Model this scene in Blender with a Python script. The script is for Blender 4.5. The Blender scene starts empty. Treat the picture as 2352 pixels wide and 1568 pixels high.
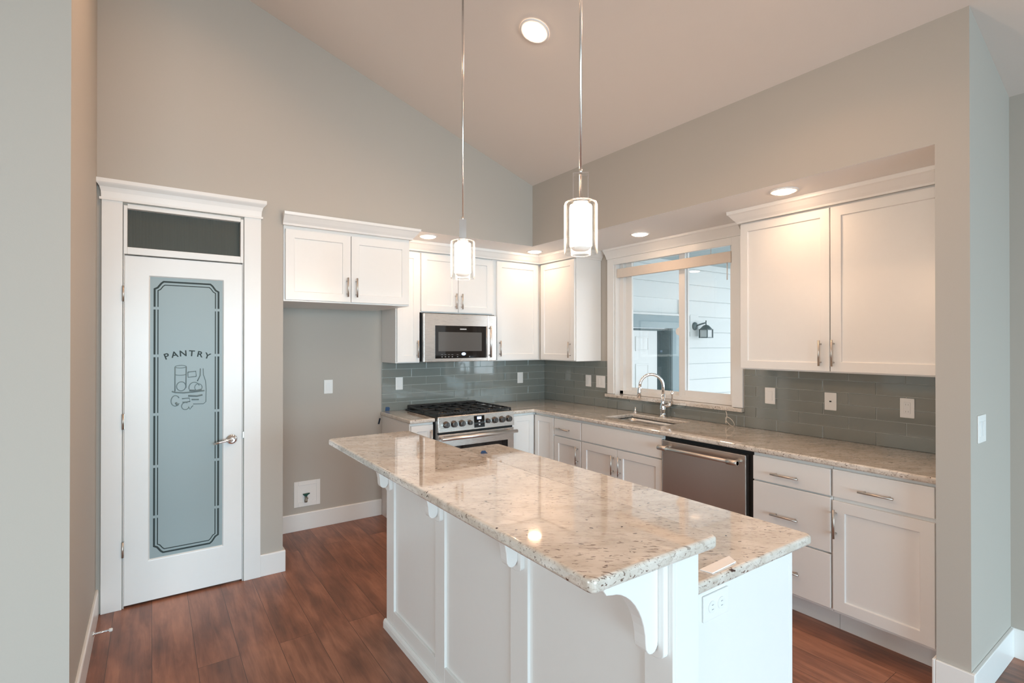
import bpy, bmesh, math, random
from mathutils import Vector, Matrix

PI = math.pi
random.seed(7)
scene = bpy.context.scene
COL = scene.collection

# ------------------------------------------------------------------ camera
cam_data = bpy.data.cameras.new('camera')
cam_data.sensor_width = 36.0
cam_data.lens = 1184.5 / 2352 * 36.0
cam_data.clip_start = 0.05
cam = bpy.data.objects.new('camera', cam_data)
COL.objects.link(cam)
cam.location = (-3.5742, -4.4754, 1.5341)
cam.rotation_euler = (PI / 2 + 0.0038, 0.0, -0.6102)
scene.camera = cam

# ------------------------------------------------------------------ colour management
vs = scene.view_settings
vs.view_transform = 'Standard'
vs.look = 'None'
vs.gamma = 1.0
vs.use_curve_mapping = False
vs.exposure = 0.0
scene.cycles.use_denoising = True
scene.cycles.max_bounces = 8
scene.cycles.diffuse_bounces = 5
scene.cycles.glossy_bounces = 4
scene.cycles.transmission_bounces = 6
scene.cycles.transparent_max_bounces = 10
scene.cycles.sample_clamp_indirect = 6.0
scene.cycles.caustics_reflective = False
scene.cycles.caustics_refractive = False

# ------------------------------------------------------------------ world: overcast daylight
world = bpy.data.worlds.new('overcast_sky')
scene.world = world
world.use_nodes = True
bg = world.node_tree.nodes['Background']
bg.inputs[0].default_value = (0.93, 0.97, 1.0, 1)
bg.inputs[1].default_value = 3.7

WARM = (1.0, 0.57, 0.32)
DAY = (0.51, 0.81, 0.97)


def area_light(name, loc, rot, sx, sy, power, color, spread=PI):
    d = bpy.data.lights.new(name, 'AREA')
    d.shape = 'RECTANGLE'
    d.size, d.size_y = sx, sy
    d.energy = power
    d.color = color
    d.spread = spread
    o = bpy.data.objects.new(name, d)
    COL.objects.link(o)
    o.location = loc
    o.rotation_euler = rot
    return o


# daylight through the windows of the living room behind the camera
area_light('window_daylight', (-4.6, -10.93, 1.35), (PI / 2 - 0.45, 0, 0), 4.6, 2.3, 228, DAY, math.radians(120))
area_light('window_daylight', (-1.35, -10.93, 1.35), (PI / 2 - 0.45, 0, 0), 1.5, 2.3, 118, DAY, math.radians(120))
area_light('window_daylight', (-7.93, -5.0, 1.45), (PI / 2, 0, -PI / 2), 2.6, 1.7, 52, (0.84, 1.0, 1.0))
RECESS_POWER = 0.7        # soffit lights
CEILING_POWER = 5.6       # lights in the sloped ceiling
PENDANT_EMIT = 106.0

# ------------------------------------------------------------------ materials


def new_mat(name):
    m = bpy.data.materials.new(name)
    m.use_nodes = True
    nt = m.node_tree
    b = nt.nodes['Principled BSDF']
    return m, nt, b


def simple(name, color, rough=0.5, metal=0.0, spec=None, coat=0.0, bump=0.0, bscale=200.0, var=0.0):
    """procedural: a faint noise varies the colour or the surface"""
    m, nt, b = new_mat(name)
    b.inputs['Roughness'].default_value = rough
    b.inputs['Metallic'].default_value = metal
    if spec is not None:
        b.inputs['Specular IOR Level'].default_value = spec
    if coat:
        b.inputs['Coat Weight'].default_value = coat
        b.inputs['Coat Roughness'].default_value = 0.08
    tc = nt.nodes.new('ShaderNodeTexCoord')
    n = nt.nodes.new('ShaderNodeTexNoise')
    n.inputs['Scale'].default_value = bscale
    n.inputs['Detail'].default_value = 3
    nt.links.new(tc.outputs['Object'], n.inputs['Vector'])
    mx = nt.nodes.new('ShaderNodeMix')
    mx.data_type = 'RGBA'
    c2 = tuple(max(0, c * (1 - var)) for c in color)
    mx.inputs[6].default_value = (*color, 1)
    mx.inputs[7].default_value = (*c2, 1)
    nt.links.new(n.outputs['Fac'], mx.inputs[0])
    nt.links.new(mx.outputs[2], b.inputs['Base Color'])
    if bump:
        bp = nt.nodes.new('ShaderNodeBump')
        bp.inputs['Strength'].default_value = bump
        bp.inputs['Distance'].default_value = 0.002
        nt.links.new(n.outputs['Fac'], bp.inputs['Height'])
        nt.links.new(bp.outputs['Normal'], b.inputs['Normal'])
    return m


def emit_mat(name, color, strength):
    m, nt, b = new_mat(name)
    b.inputs['Base Color'].default_value = (0.9, 0.88, 0.85, 1)
    b.inputs['Emission Color'].default_value = (*color, 1)
    b.inputs['Emission Strength'].default_value = strength
    return m


def thin_glass(name, tint=(1, 1, 1), ior=1.45, gain=1.0):
    m = bpy.data.materials.new(name)
    m.use_nodes = True
    nt = m.node_tree
    nt.nodes.remove(nt.nodes['Principled BSDF'])
    out = nt.nodes['Material Output']
    tr = nt.nodes.new('ShaderNodeBsdfTransparent')
    tr.inputs[0].default_value = (*tint, 1)
    gl = nt.nodes.new('ShaderNodeBsdfGlossy')
    gl.inputs['Roughness'].default_value = 0.01
    lw = nt.nodes.new('ShaderNodeLayerWeight')
    lw.inputs['Blend'].default_value = 0.5
    pw = nt.nodes.new('ShaderNodeMath')
    pw.operation = 'POWER'
    pw.inputs[1].default_value = 4.0
    nt.links.new(lw.outputs['Facing'], pw.inputs[0])
    mul = nt.nodes.new('ShaderNodeMath')
    mul.operation = 'MULTIPLY_ADD'
    mul.use_clamp = True
    mul.inputs[1].default_value = 0.75 * gain
    mul.inputs[2].default_value = 0.045 * gain
    nt.links.new(pw.outputs[0], mul.inputs[0])
    mix = nt.nodes.new('ShaderNodeMixShader')
    nt.links.new(mul.outputs[0], mix.inputs[0])
    nt.links.new(tr.outputs[0], mix.inputs[1])
    nt.links.new(gl.outputs[0], mix.inputs[2])
    nt.links.new(mix.outputs[0], out.inputs['Surface'])
    return m


def edge_glass(name):
    m = thin_glass(name, (0.97, 0.98, 0.98), 1.45, 1.2)
    nt = m.node_tree
    out = nt.nodes['Material Output']
    first = out.inputs['Surface'].links[0].from_node
    lw = nt.nodes.new('ShaderNodeLayerWeight'); lw.inputs['Blend'].default_value = 0.5
    pw = nt.nodes.new('ShaderNodeMath'); pw.operation = 'POWER'; pw.inputs[1].default_value = 7.0
    nt.links.new(lw.outputs['Facing'], pw.inputs[0])
    mu = nt.nodes.new('ShaderNodeMath'); mu.operation = 'MULTIPLY'; mu.inputs[1].default_value = 0.4
    nt.links.new(pw.outputs[0], mu.inputs[0])
    tl = nt.nodes.new('ShaderNodeBsdfTranslucent'); tl.inputs[0].default_value = (0.9, 0.9, 0.9, 1)  # pale rim mixed in to imitate light caught at the glass edges
    mx = nt.nodes.new('ShaderNodeMixShader')
    nt.links.new(mu.outputs[0], mx.inputs[0]); nt.links.new(first.outputs[0], mx.inputs[1]); nt.links.new(tl.outputs[0], mx.inputs[2])
    nt.links.new(mx.outputs[0], out.inputs['Surface'])
    return m


def granite_mat():
    m, nt, b = new_mat('granite')
    N = nt.nodes.new
    L = nt.links.new
    tc = N('ShaderNodeTexCoord')

    def noise(scale, detail, dist, stretch, rot, off, rough=0.5):
        mp = N('ShaderNodeMapping')
        mp.vector_type = 'TEXTURE'
        mp.inputs['Rotation'].default_value = (0, 0, math.radians(-rot))
        mp.inputs['Scale'].default_value = (1.0 / stretch, 1.0, 1.0)
        mp.inputs['Location'].default_value = off
        L(tc.outputs['Object'], mp.inputs['Vector'])
        n = N('ShaderNodeTexNoise')
        n.inputs['Scale'].default_value = scale; n.inputs['Detail'].default_value = detail
        n.inputs['Distortion'].default_value = dist; n.inputs['Roughness'].default_value = rough
        L(mp.outputs[0], n.inputs['Vector'])
        return n.outputs['Fac']

    def ramp(fac, p0, c0, p1, c1):
        r = N('ShaderNodeValToRGB')
        r.color_ramp.elements[0].position = p0; r.color_ramp.elements[0].color = (*c0, 1)
        r.color_ramp.elements[1].position = p1; r.color_ramp.elements[1].color = (*c1, 1)
        L(fac, r.inputs[0]); return r.outputs[0]

    def over(base, mask, color, amount=1.0):
        mu = N('ShaderNodeMath'); mu.operation = 'MULTIPLY'; mu.inputs[1].default_value = amount
        L(mask, mu.inputs[0])
        mx = N('ShaderNodeMix'); mx.data_type = 'RGBA'; mx.inputs[7].default_value = (*color, 1)
        L(mu.outputs[0], mx.inputs[0]); L(base, mx.inputs[6]); return mx.outputs[2]

    K, W = (0, 0, 0), (1, 1, 1)
    base = ramp(noise(17, 4, 0.5, 0.45, 38, (0, 0, 0)), 0.32, (0.60, 0.54, 0.47), 0.62, (0.76, 0.71, 0.65))
    base = over(base, ramp(noise(70, 3, 0.8, 0.42, 38, (2, 1, 0), 0.6), 0.53, K, 0.66, W), (0.40, 0.32, 0.26), 0.55)
    dens = ramp(noise(6, 2, 0.0, 0.6, 38, (5, 5, 5)), 0.40, (0.35, 0.35, 0.35), 0.60, W)
    fl = ramp(noise(125, 2, 0.7, 0.30, 38, (9, 4, 2), 0.55), 0.600, K, 0.655, W)
    mu = N('ShaderNodeMath'); mu.operation = 'MULTIPLY'; L(fl, mu.inputs[0]); L(dens, mu.inputs[1])
    base = over(base, mu.outputs[0], (0.130, 0.078, 0.055), 0.95)
    base = over(base, ramp(noise(62, 1, 0.5, 0.75, 20, (3, 7, 1)), 0.735, K, 0.76, W), (0.045, 0.014, 0.011), 1.0)
    L(base, b.inputs['Base Color'])
    b.inputs['Roughness'].default_value = 0.06
    b.inputs['Specular IOR Level'].default_value = 0.75
    b.inputs['Coat Weight'].default_value = 0.7
    b.inputs['Coat Roughness'].default_value = 0.02
    b.inputs['Coat IOR'].default_value = 1.6
    return m


def wood_floor_mat():
    m, nt, b = new_mat('walnut_planks')
    N = nt.nodes.new
    L = nt.links.new
    tc = N('ShaderNodeTexCoord')
    sep = N('ShaderNodeSeparateXYZ'); L(tc.outputs['Object'], sep.inputs[0])
    cmb = N('ShaderNodeCombineXYZ'); L(sep.outputs['Y'], cmb.inputs['X']); L(sep.outputs['X'], cmb.inputs['Y'])
    br = N('ShaderNodeTexBrick')
    br.offset = 0.37; br.offset_frequency = 2
    br.inputs['Color1'].default_value = (0, 0, 0, 1); br.inputs['Color2'].default_value = (1, 1, 1, 1)
    br.inputs['Mortar'].default_value = (0.5, 0.5, 0.5, 1)
    br.inputs['Scale'].default_value = 1.0
    br.inputs['Mortar Size'].default_value = 0.0010
    br.inputs['Mortar Smooth'].default_value = 0.1
    br.inputs['Brick Width'].default_value = 1.9
    br.inputs['Row Height'].default_value = 0.178
    L(cmb.outputs[0], br.inputs['Vector'])
    # grain: noise stretched along the boards, shifted per board
    add = N('ShaderNodeVectorMath'); add.operation = 'MULTIPLY_ADD'
    L(br.outputs['Color'], add.inputs[0]); add.inputs[1].default_value = (13, 17, 5); L(cmb.outputs[0], add.inputs[2])
    mp = N('ShaderNodeMapping'); mp.inputs['Scale'].default_value = (1.3, 13, 1); L(add.outputs[0], mp.inputs['Vector'])
    n = N('ShaderNodeTexNoise'); n.inputs['Scale'].default_value = 2.2; n.inputs['Detail'].default_value = 7
    n.inputs['Roughness'].default_value = 0.62; n.inputs['Distortion'].default_value = 0.9
    L(mp.outputs[0], n.inputs['Vector'])
    mp2 = N('ShaderNodeMapping'); mp2.inputs['Scale'].default_value = (1.2, 3.2, 1); L(add.outputs[0], mp2.inputs['Vector'])
    n2 = N('ShaderNodeTexNoise'); n2.inputs['Scale'].default_value = 2.6; n2.inputs['Detail'].default_value = 3
    L(mp2.outputs[0], n2.inputs['Vector'])
    r = N('ShaderNodeValToRGB')
    cr = r.color_ramp
    cr.elements[0].position = 0.30; cr.elements[0].color = (0.085, 0.038, 0.025, 1)
    cr.elements[1].position = 0.72; cr.elements[1].color = (0.46, 0.200, 0.116, 1)
    e = cr.elements.new(0.5); e.color = (0.245, 0.098, 0.056, 1)
    a1 = N('ShaderNodeMath'); a1.operation = 'MULTIPLY_ADD'; a1.inputs[1].default_value = 0.50
    L(n2.outputs['Fac'], a1.inputs[0])
    a2 = N('ShaderNodeMath'); a2.operation = 'MULTIPLY'; a2.inputs[1].default_value = 0.42
    L(n.outputs['Fac'], a2.inputs[0]); L(a2.outputs[0], a1.inputs[2])
    sepc = N('ShaderNodeSeparateColor'); L(br.outputs['Color'], sepc.inputs[0])
    a3 = N('ShaderNodeMath'); a3.operation = 'MULTIPLY_ADD'; a3.inputs[1].default_value = 0.13
    L(sepc.outputs[0], a3.inputs[0]); L(a1.outputs[0], a3.inputs[2])
    L(a3.outputs[0], r.inputs[0])
    mx = N('ShaderNodeMix'); mx.data_type = 'RGBA'; mx.inputs[7].default_value = (0.05, 0.025, 0.016, 1)
    L(br.outputs['Fac'], mx.inputs[0]); L(r.outputs[0], mx.inputs[6])
    L(mx.outputs[2], b.inputs['Base Color'])
    b.inputs['Roughness'].default_value = 0.33
    bp = N('ShaderNodeBump'); bp.inputs['Strength'].default_value = 0.15; bp.inputs['Distance'].default_value = 0.002
    L(n.outputs['Fac'], bp.inputs['Height']); L(bp.outputs[0], b.inputs['Normal'])
    return m


def steel_mat(name='brushed_steel', col=(0.70, 0.67, 0.64), rough=0.28, direction=(1, 1, 60)):
    m, nt, b = new_mat(name)
    tc = nt.nodes.new('ShaderNodeTexCoord')
    mp = nt.nodes.new('ShaderNodeMapping'); mp.inputs['Scale'].default_value = direction
    n = nt.nodes.new('ShaderNodeTexNoise'); n.inputs['Scale'].default_value = 14; n.inputs['Detail'].default_value = 4
    nt.links.new(tc.outputs['Object'], mp.inputs[0]); nt.links.new(mp.outputs[0], n.inputs['Vector'])
    r = nt.nodes.new('ShaderNodeMapRange'); r.inputs['To Min'].default_value = rough - 0.06; r.inputs['To Max'].default_value = rough + 0.06
    nt.links.new(n.outputs['Fac'], r.inputs[0]); nt.links.new(r.outputs[0], b.inputs['Roughness'])
    b.inputs['Base Color'].default_value = (*col, 1)
    b.inputs['Metallic'].default_value = 1.0
    return m


M = {}
M['wall'] = simple('greige_wall_paint', (0.475, 0.440, 0.395), 0.75, bump=0.08, bscale=260, var=0.03)
M['ceiling'] = simple('ceiling_paint', (0.77, 0.72, 0.68), 0.85, bump=0.15, bscale=180, var=0.02)
M['soffit'] = simple('soffit_white_paint', (0.91, 0.90, 0.89), 0.75, bump=0.05, bscale=200, var=0.02)
M['white'] = simple('white_cabinet_paint', (0.85, 0.845, 0.83), 0.28, bscale=30, var=0.02)
M['trim'] = simple('white_trim_paint', (0.84, 0.84, 0.83), 0.28, bscale=30, var=0.02)
M['plate'] = simple('white_plastic', (0.86, 0.85, 0.83), 0.35, bscale=60, var=0.02)
M['vinyl'] = simple('white_vinyl', (0.84, 0.84, 0.83), 0.35, bscale=60, var=0.02)
M['tile'] = simple('glass_tile', (0.240, 0.255, 0.235), 0.05, spec=0.7, coat=0.5, bscale=7, var=0.14)
M['grout'] = simple('grout', (0.54, 0.54, 0.50), 0.85, bscale=80, var=0.1)
M['granite'] = granite_mat()
M['floor'] = wood_floor_mat()
M['steel'] = steel_mat()
M['steel_v'] = steel_mat('brushed_steel_door', (0.56, 0.52, 0.49), 0.32, (60, 60, 1))
M['nickel'] = steel_mat('satin_nickel', (0.60, 0.55, 0.50), 0.40, (20, 20, 20))
M['chrome'] = simple('chrome', (0.86, 0.86, 0.87), 0.05, metal=1.0, bscale=10, var=0.02)
M['rod'] = steel_mat('polished_nickel', (0.80, 0.78, 0.76), 0.24, (20, 20, 2))
M['pale_steel'] = steel_mat('pale_steel_bar', (0.82, 0.80, 0.78), 0.36, (30, 30, 2))
M['black'] = simple('black_enamel', (0.012, 0.012, 0.013), 0.22, bscale=50, var=0.1)
M['iron'] = simple('cast_iron', (0.018, 0.018, 0.019), 0.45, bump=0.2, bscale=300, var=0.2)
M['blackglass'] = simple('black_glass', (0.010, 0.009, 0.009), 0.05, spec=0.5, bscale=10, var=0.1)
M['screen'] = simple('oven_window_mesh', (0.13, 0.125, 0.12), 0.10, bscale=500, var=0.4)
M['darkgap'] = simple('dark_gap', (0.02, 0.02, 0.02), 0.8, bscale=40, var=0.1)
M['knobmetal'] = steel_mat('dark_knob_steel', (0.16, 0.155, 0.15), 0.30, (30, 30, 30))
M['glass'] = edge_glass('clear_glass_bright_rim')
M['winglass'] = thin_glass('window_glass', (0.96, 0.98, 0.99), 1.5, 1.0)
M['lanternglass'] = simple('seeded_lantern_glass', (0.70, 0.76, 0.78), 0.2, bscale=90, var=0.2)
M['tape'] = simple('blue_masking_tape', (0.035, 0.085, 0.19), 0.7, bscale=200, var=0.15)
M['darktape'] = simple('dark_blue_tape', (0.012, 0.018, 0.035), 0.7, bscale=200, var=0.15)
M['strip_white'] = simple('plain_white', (0.95, 0.95, 0.95), 0.5, bscale=60, var=0.02)
M['green'] = simple('green_valve_handle', (0.010, 0.075, 0.055), 0.4, bscale=60, var=0.1)
M['brass'] = simple('dull_valve_brass', (0.30, 0.27, 0.22), 0.4, metal=0.6, bscale=60, var=0.1)
M['siding'] = simple('pale_siding_paint', (0.78, 0.83, 0.84), 0.7, bscale=40, var=0.03)
M['extrim'] = simple('blue_grey_trim_paint', (0.30, 0.40, 0.44), 0.6, bscale=40, var=0.06)
M['extdoor'] = simple('white_exterior_door', (0.80, 0.84, 0.85), 0.5, bscale=40, var=0.03)
M['extdark'] = simple('shaded_jamb_opening', (0.13, 0.19, 0.205), 0.6, bscale=60, var=0.3)  # unlit doorway interior, darkness and window flare put into its colour
M['porch'] = simple('shaded_porch_ceiling', (0.42, 0.50, 0.52), 0.8, bscale=40, var=0.05)  # white ceiling in shade, the teal shade put into its colour
M['concrete'] = simple('concrete', (0.45, 0.45, 0.44), 0.9, bump=0.2, bscale=60, var=0.15)
M['lanternmetal'] = simple('weathered_lantern_metal', (0.16, 0.21, 0.22), 0.5, metal=0.4, bscale=80, var=0.2)
M['blind'] = simple('tan_blind_wood', (0.76, 0.68, 0.60), 0.5, bscale=25, var=0.08)
M['cord'] = simple('cream_cord', (0.72, 0.66, 0.58), 0.5, bscale=60, var=0.05)
M['lens'] = emit_mat('lit_lens', (1.0, 0.66, 0.42), 45.0)
M['shade'] = emit_mat('lit_opal_shade', (1.0, 0.68, 0.46), PENDANT_EMIT)
M['diffuser'] = emit_mat('glowing_lower_diffuser', (1.0, 0.86, 0.74), 0.35)
M['lcd'] = emit_mat('blue_display', (0.25, 0.50, 1.0), 1.6)
M['ink'] = simple('printed_white_marks', (0.75, 0.75, 0.76), 0.5, bscale=60, var=0.05)
M['slotgrey'] = simple('slot_shadow', (0.35, 0.36, 0.36), 0.6)
M['rubber'] = simple('white_rubber', (0.8, 0.8, 0.78), 0.6, bscale=60, var=0.05)
M['etchline'] = simple('clear_glass_line', (0.050, 0.068, 0.068), 0.55, spec=0.15, bscale=5, var=0.35)
M['etchart'] = simple('etched_line', (0.20, 0.26, 0.27), 0.6, spec=0.15, bscale=40, var=0.15)


def frosted_mat():
    m, nt, b = new_mat('frosted_glass')
    tc = nt.nodes.new('ShaderNodeTexCoord')
    n = nt.nodes.new('ShaderNodeTexNoise'); n.inputs['Scale'].default_value = 900; n.inputs['Detail'].default_value = 2
    nt.links.new(tc.outputs['Object'], n.inputs['Vector'])
    bp = nt.nodes.new('ShaderNodeBump'); bp.inputs['Strength'].default_value = 0.1; bp.inputs['Distance'].default_value = 0.001
    nt.links.new(n.outputs['Fac'], bp.inputs['Height']); nt.links.new(bp.outputs[0], b.inputs['Normal'])
    b.inputs['Base Color'].default_value = (0.38, 0.465, 0.48, 1)
    b.inputs['Roughness'].default_value = 0.38
    b.inputs['Transmission Weight'].default_value = 0.25
    b.inputs['Specular IOR Level'].default_value = 0.5
    return m


def reeded_mat():
    m, nt, b = new_mat('reeded_glass')
    tc = nt.nodes.new('ShaderNodeTexCoord')
    w = nt.nodes.new('ShaderNodeTexWave'); w.inputs['Scale'].default_value = 45; w.bands_direction = 'X'
    nt.links.new(tc.outputs['Object'], w.inputs['Vector'])
    bp = nt.nodes.new('ShaderNodeBump'); bp.inputs['Strength'].default_value = 0.35; bp.inputs['Distance'].default_value = 0.002
    nt.links.new(w.outputs['Fac'], bp.inputs['Height']); nt.links.new(bp.outputs[0], b.inputs['Normal'])
    b.inputs['Base Color'].default_value = (0.10, 0.115, 0.105, 1)
    b.inputs['Roughness'].default_value = 0.16
    b.inputs['Transmission Weight'].default_value = 0.3
    b.inputs['Specular IOR Level'].default_value = 0.7
    return m


M['frosted'] = frosted_mat()
M['reeded'] = reeded_mat()

# ------------------------------------------------------------------ mesh helpers


class MB:
    """collects solids; build() links them as ONE mesh object"""

    def __init__(self, T=None):
        self.bm = bmesh.new()
        self.T = T or (lambda a, d, z: (a, d, z))
        self.mi = 0

    def v(self, p):
        return self.bm.verts.new(self.T(*p))

    def face(self, vs_, smooth=False):
        try:
            f = self.bm.faces.new(vs_)
        except ValueError:
            return None
        f.material_index = self.mi
        f.smooth = smooth
        return f

    def box(self, x0, x1, y0, y1, z0, z1):
        x0, x1 = min(x0, x1), max(x0, x1); y0, y1 = min(y0, y1), max(y0, y1); z0, z1 = min(z0, z1), max(z0, z1)
        c = [self.v(p) for p in ((x0, y0, z0), (x1, y0, z0), (x1, y1, z0), (x0, y1, z0), (x0, y0, z1), (x1, y0, z1), (x1, y1, z1), (x0, y1, z1))]
        for q in ((0, 3, 2, 1), (4, 5, 6, 7), (0, 1, 5, 4), (1, 2, 6, 5), (2, 3, 7, 6), (3, 0, 4, 7)):
            self.face([c[i] for i in q])
        return self

    def panel(self, a0, a1, d0, d1, z0, z1, st=0.057, rec=0.009, top=None, bot=None):
        """shaker front: slab a0..a1 x z0..z1, outer face at d1, recessed centre"""
        top = st if top is None else top; bot = st if bot is None else bot
        def ring(aa0, aa1, zz0, zz1, d):
            return [self.v(p) for p in ((aa0, d, zz0), (aa1, d, zz0), (aa1, d, zz1), (aa0, d, zz1))]
        R0 = ring(a0, a1, z0, z1, d0); R1 = ring(a0, a1, z0, z1, d1)
        R2 = ring(a0 + st, a1 - st, z0 + bot, z1 - top, d1)
        k = 0.002
        R3 = ring(a0 + st + k, a1 - st - k, z0 + bot + k, z1 - top - k, d1 - rec)
        for A, B in ((R0, R1), (R1, R2), (R2, R3)):
            for i in range(4):
                j = (i + 1) % 4
                self.face([A[i], A[j], B[j], B[i]])
        self.face(R3); self.face(R0[::-1])
        return self

    def prism(self, poly, axis, t0, t1, smooth=False):
        """poly in the two other axes (order x,y,z without axis), extruded t0..t1"""
        def P(q, t):
            if axis == 0: return (t, q[0], q[1])
            if axis == 1: return (q[0], t, q[1])
            return (q[0], q[1], t)
        A = [self.v(P(q, t0)) for q in poly]; B = [self.v(P(q, t1)) for q in poly]
        n = len(poly)
        for i in range(n):
            j = (i + 1) % n
            self.face([A[i], A[j], B[j], B[i]], smooth)
        self.face(A[::-1]); self.face(B)
        return self

    def tube(self, pts, r, seg=10, closed=False, caps=True):
        pts = [Vector(p) for p in pts]
        rr = r if isinstance(r, (list, tuple)) else [r] * len(pts)
        rings = []
        n = len(pts)
        up = None
        for i, p in enumerate(pts):
            if closed:
                t = (pts[(i + 1) % n] - pts[i - 1]).normalized()
            else:
                t = (pts[min(i + 1, n - 1)] - pts[max(i - 1, 0)]).normalized()
            if up is None:
                up = Vector((0, 0, 1)) if abs(t.z) < 0.9 else Vector((1, 0, 0))
            s = t.cross(up)
            if s.length < 1e-6:
                s = t.cross(Vector((0, 1, 0)))
            s.normalize()
            up = s.cross(t).normalized()
            rings.append([self.v(tuple(p + (s * math.cos(2 * PI * k / seg) + up * math.sin(2 * PI * k / seg)) * rr[i])) for k in range(seg)])
        m = n if closed else n - 1
        for i in range(m):
            A = rings[i]; B = rings[(i + 1) % n]
            for k in range(seg):
                j = (k + 1) % seg
                self.face([A[k], A[j], B[j], B[k]], True)
        if not closed and caps:
            self.face(rings[0][::-1]); self.face(rings[-1])
        return self

    def lathe(self, prof, c, axis=2, seg=32, caps=True):
        """prof: (radius, offset along axis)"""
        rings = []
        for (r, h) in prof:
            ring = []
            for k in range(seg):
                a = 2 * PI * k / seg
                u, w = r * math.cos(a), r * math.sin(a)
                if axis == 2: p = (c[0] + u, c[1] + w, c[2] + h)
                elif axis == 1: p = (c[0] + u, c[1] + h, c[2] + w)
                else: p = (c[0] + h, c[1] + u, c[2] + w)
                ring.append(self.v(p))
            rings.append(ring)
        for A, B in zip(rings, rings[1:]):
            for k in range(seg):
                j = (k + 1) % seg
                self.face([A[k], A[j], B[j], B[k]], True)
        if caps:
            self.face(rings[0][::-1]); self.face(rings[-1])
        return self

    def gridslab(self, xs, ys, inside, z0, z1):
        nx, ny = len(xs) - 1, len(ys) - 1
        T, B = {}, {}
        def g(D, i, j, z):
            if (i, j) not in D: D[(i, j)] = self.v((xs[i], ys[j], z))
            return D[(i, j)]
        ok = lambda i, j: 0 <= i < nx and 0 <= j < ny and inside(0.5 * (xs[i] + xs[i + 1]), 0.5 * (ys[j] + ys[j + 1]))
        for i in range(nx):
            for j in range(ny):
                if not ok(i, j): continue
                self.face([g(T, i, j, z1), g(T, i + 1, j, z1), g(T, i + 1, j + 1, z1), g(T, i, j + 1, z1)])
                self.face([g(B, i, j, z0), g(B, i, j + 1, z0), g(B, i + 1, j + 1, z0), g(B, i + 1, j, z0)])
                for (di, dj, a, b_) in ((-1, 0, (i, j + 1), (i, j)), (1, 0, (i + 1, j), (i + 1, j + 1)), (0, -1, (i, j), (i + 1, j)), (0, 1, (i + 1, j + 1), (i, j + 1))):
                    if not ok(i + di, j + dj):
                        self.face([g(B, *a, z0), g(B, *b_, z0), g(T, *b_, z1), g(T, *a, z1)])
        return self

    def add_mesh(self, me, mat):
        tmp = bmesh.new(); tmp.from_mesh(me)
        idx = {}
        for v in tmp.verts:
            idx[v.index] = self.v(tuple(mat @ v.co))
        for f in tmp.faces:
            self.face([idx[v.index] for v in f.verts])
        tmp.free()
        return self

    def build(self, name, mats, parent=None, bevel=0.0, seg=2, smooth=False, angle=35, recalc=True):
        if not isinstance(mats, (list, tuple)): mats = [mats]
        bm = self.bm
        if recalc: bmesh.ops.recalc_face_normals(bm, faces=bm.faces)
        if parent is not None:
            off = world_loc(parent)
        else:
            cs = [v.co for v in bm.verts]
            off = Vector(((min(c.x for c in cs) + max(c.x for c in cs)) / 2, (min(c.y for c in cs) + max(c.y for c in cs)) / 2, min(c.z for c in cs)))
        for v in bm.verts: v.co -= off
        me = bpy.data.meshes.new(name)
        bm.to_mesh(me); bm.free()
        for mm in mats: me.materials.append(mm)
        o = bpy.data.objects.new(name, me)
        COL.objects.link(o)
        if parent is not None:
            o.parent = parent
        else:
            o.location = off
        if smooth:
            for p in me.polygons: p.use_smooth = True
        if bevel:
            md = o.modifiers.new('bevel', 'BEVEL'); md.width = bevel; md.segments = seg
            md.limit_method = 'ANGLE'; md.angle_limit = math.radians(angle)
            md.harden_normals = False
        return o


def world_loc(o):
    l = Vector(o.location)
    while o.parent is not None:
        o = o.parent
        l = l + Vector(o.location)
    return l


def tag(o, label, cat, group=None):
    o['label'] = label; o['category'] = cat
    if group: o['group'] = group
    return o


def thing(name, label, cat, loc, group=None):
    o = bpy.data.objects.new(name, None)
    o.empty_display_size = 0.1
    COL.objects.link(o)
    o.location = loc
    return tag(o, label, cat, group)


def struct(o, label=None):
    o['kind'] = 'structure'
    if label: o['label'] = label
    return o


def copy_tree(o, parent=None):
    c = o.copy(); COL.objects.link(c)
    if parent is not None: c.parent = parent
    for ch in list(o.children): copy_tree(ch, c)
    return c


TB = lambda a, d, z: (a, -d, z)     # fronts that face the room from the back wall (y = 0)
TR = lambda a, d, z: (-d, a, z)     # fronts that face the room from the right wall (x = 0)

# ------------------------------------------------------------------ key dimensions
YP = -0.732      # pantry wall and soffit face
XS = -0.7287     # soffit face of the right wall
ZS = 2.4185      # soffit height
XL = -3.83       # left wall
YE, YE2 = -3.678, -3.797   # end pier
ceil_z = lambda x: 2.9704 - 0.3475 * (x - XS)
XR0, XR1 = -1.658, -0.898  # range opening
ZC = 0.922
XRW = -0.10      # far right wall

# ------------------------------------------------------------------ room shell
b = MB(); b.box(-8.0, 0.15, -11.0, 0.15, -0.1, 0.0)
struct(b.build('floor', M['floor']))

# sloped ceiling
b = MB()
RX = -5.2
for (xa, xb) in ((0.15, RX), (RX, -8.0)):
    za = ceil_z(xa) if xa >= RX else ceil_z(RX) - 0.3475 * (RX - xa)
    zb = ceil_z(xb) if xb >= RX else ceil_z(RX) - 0.3475 * (RX - xb)
    b.prism([(xa, za), (xb, zb), (xb, zb + 0.1), (xa, za + 0.1)], 1, -11.0, 0.15)
struct(b.build('ceiling', M['ceiling']))

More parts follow.
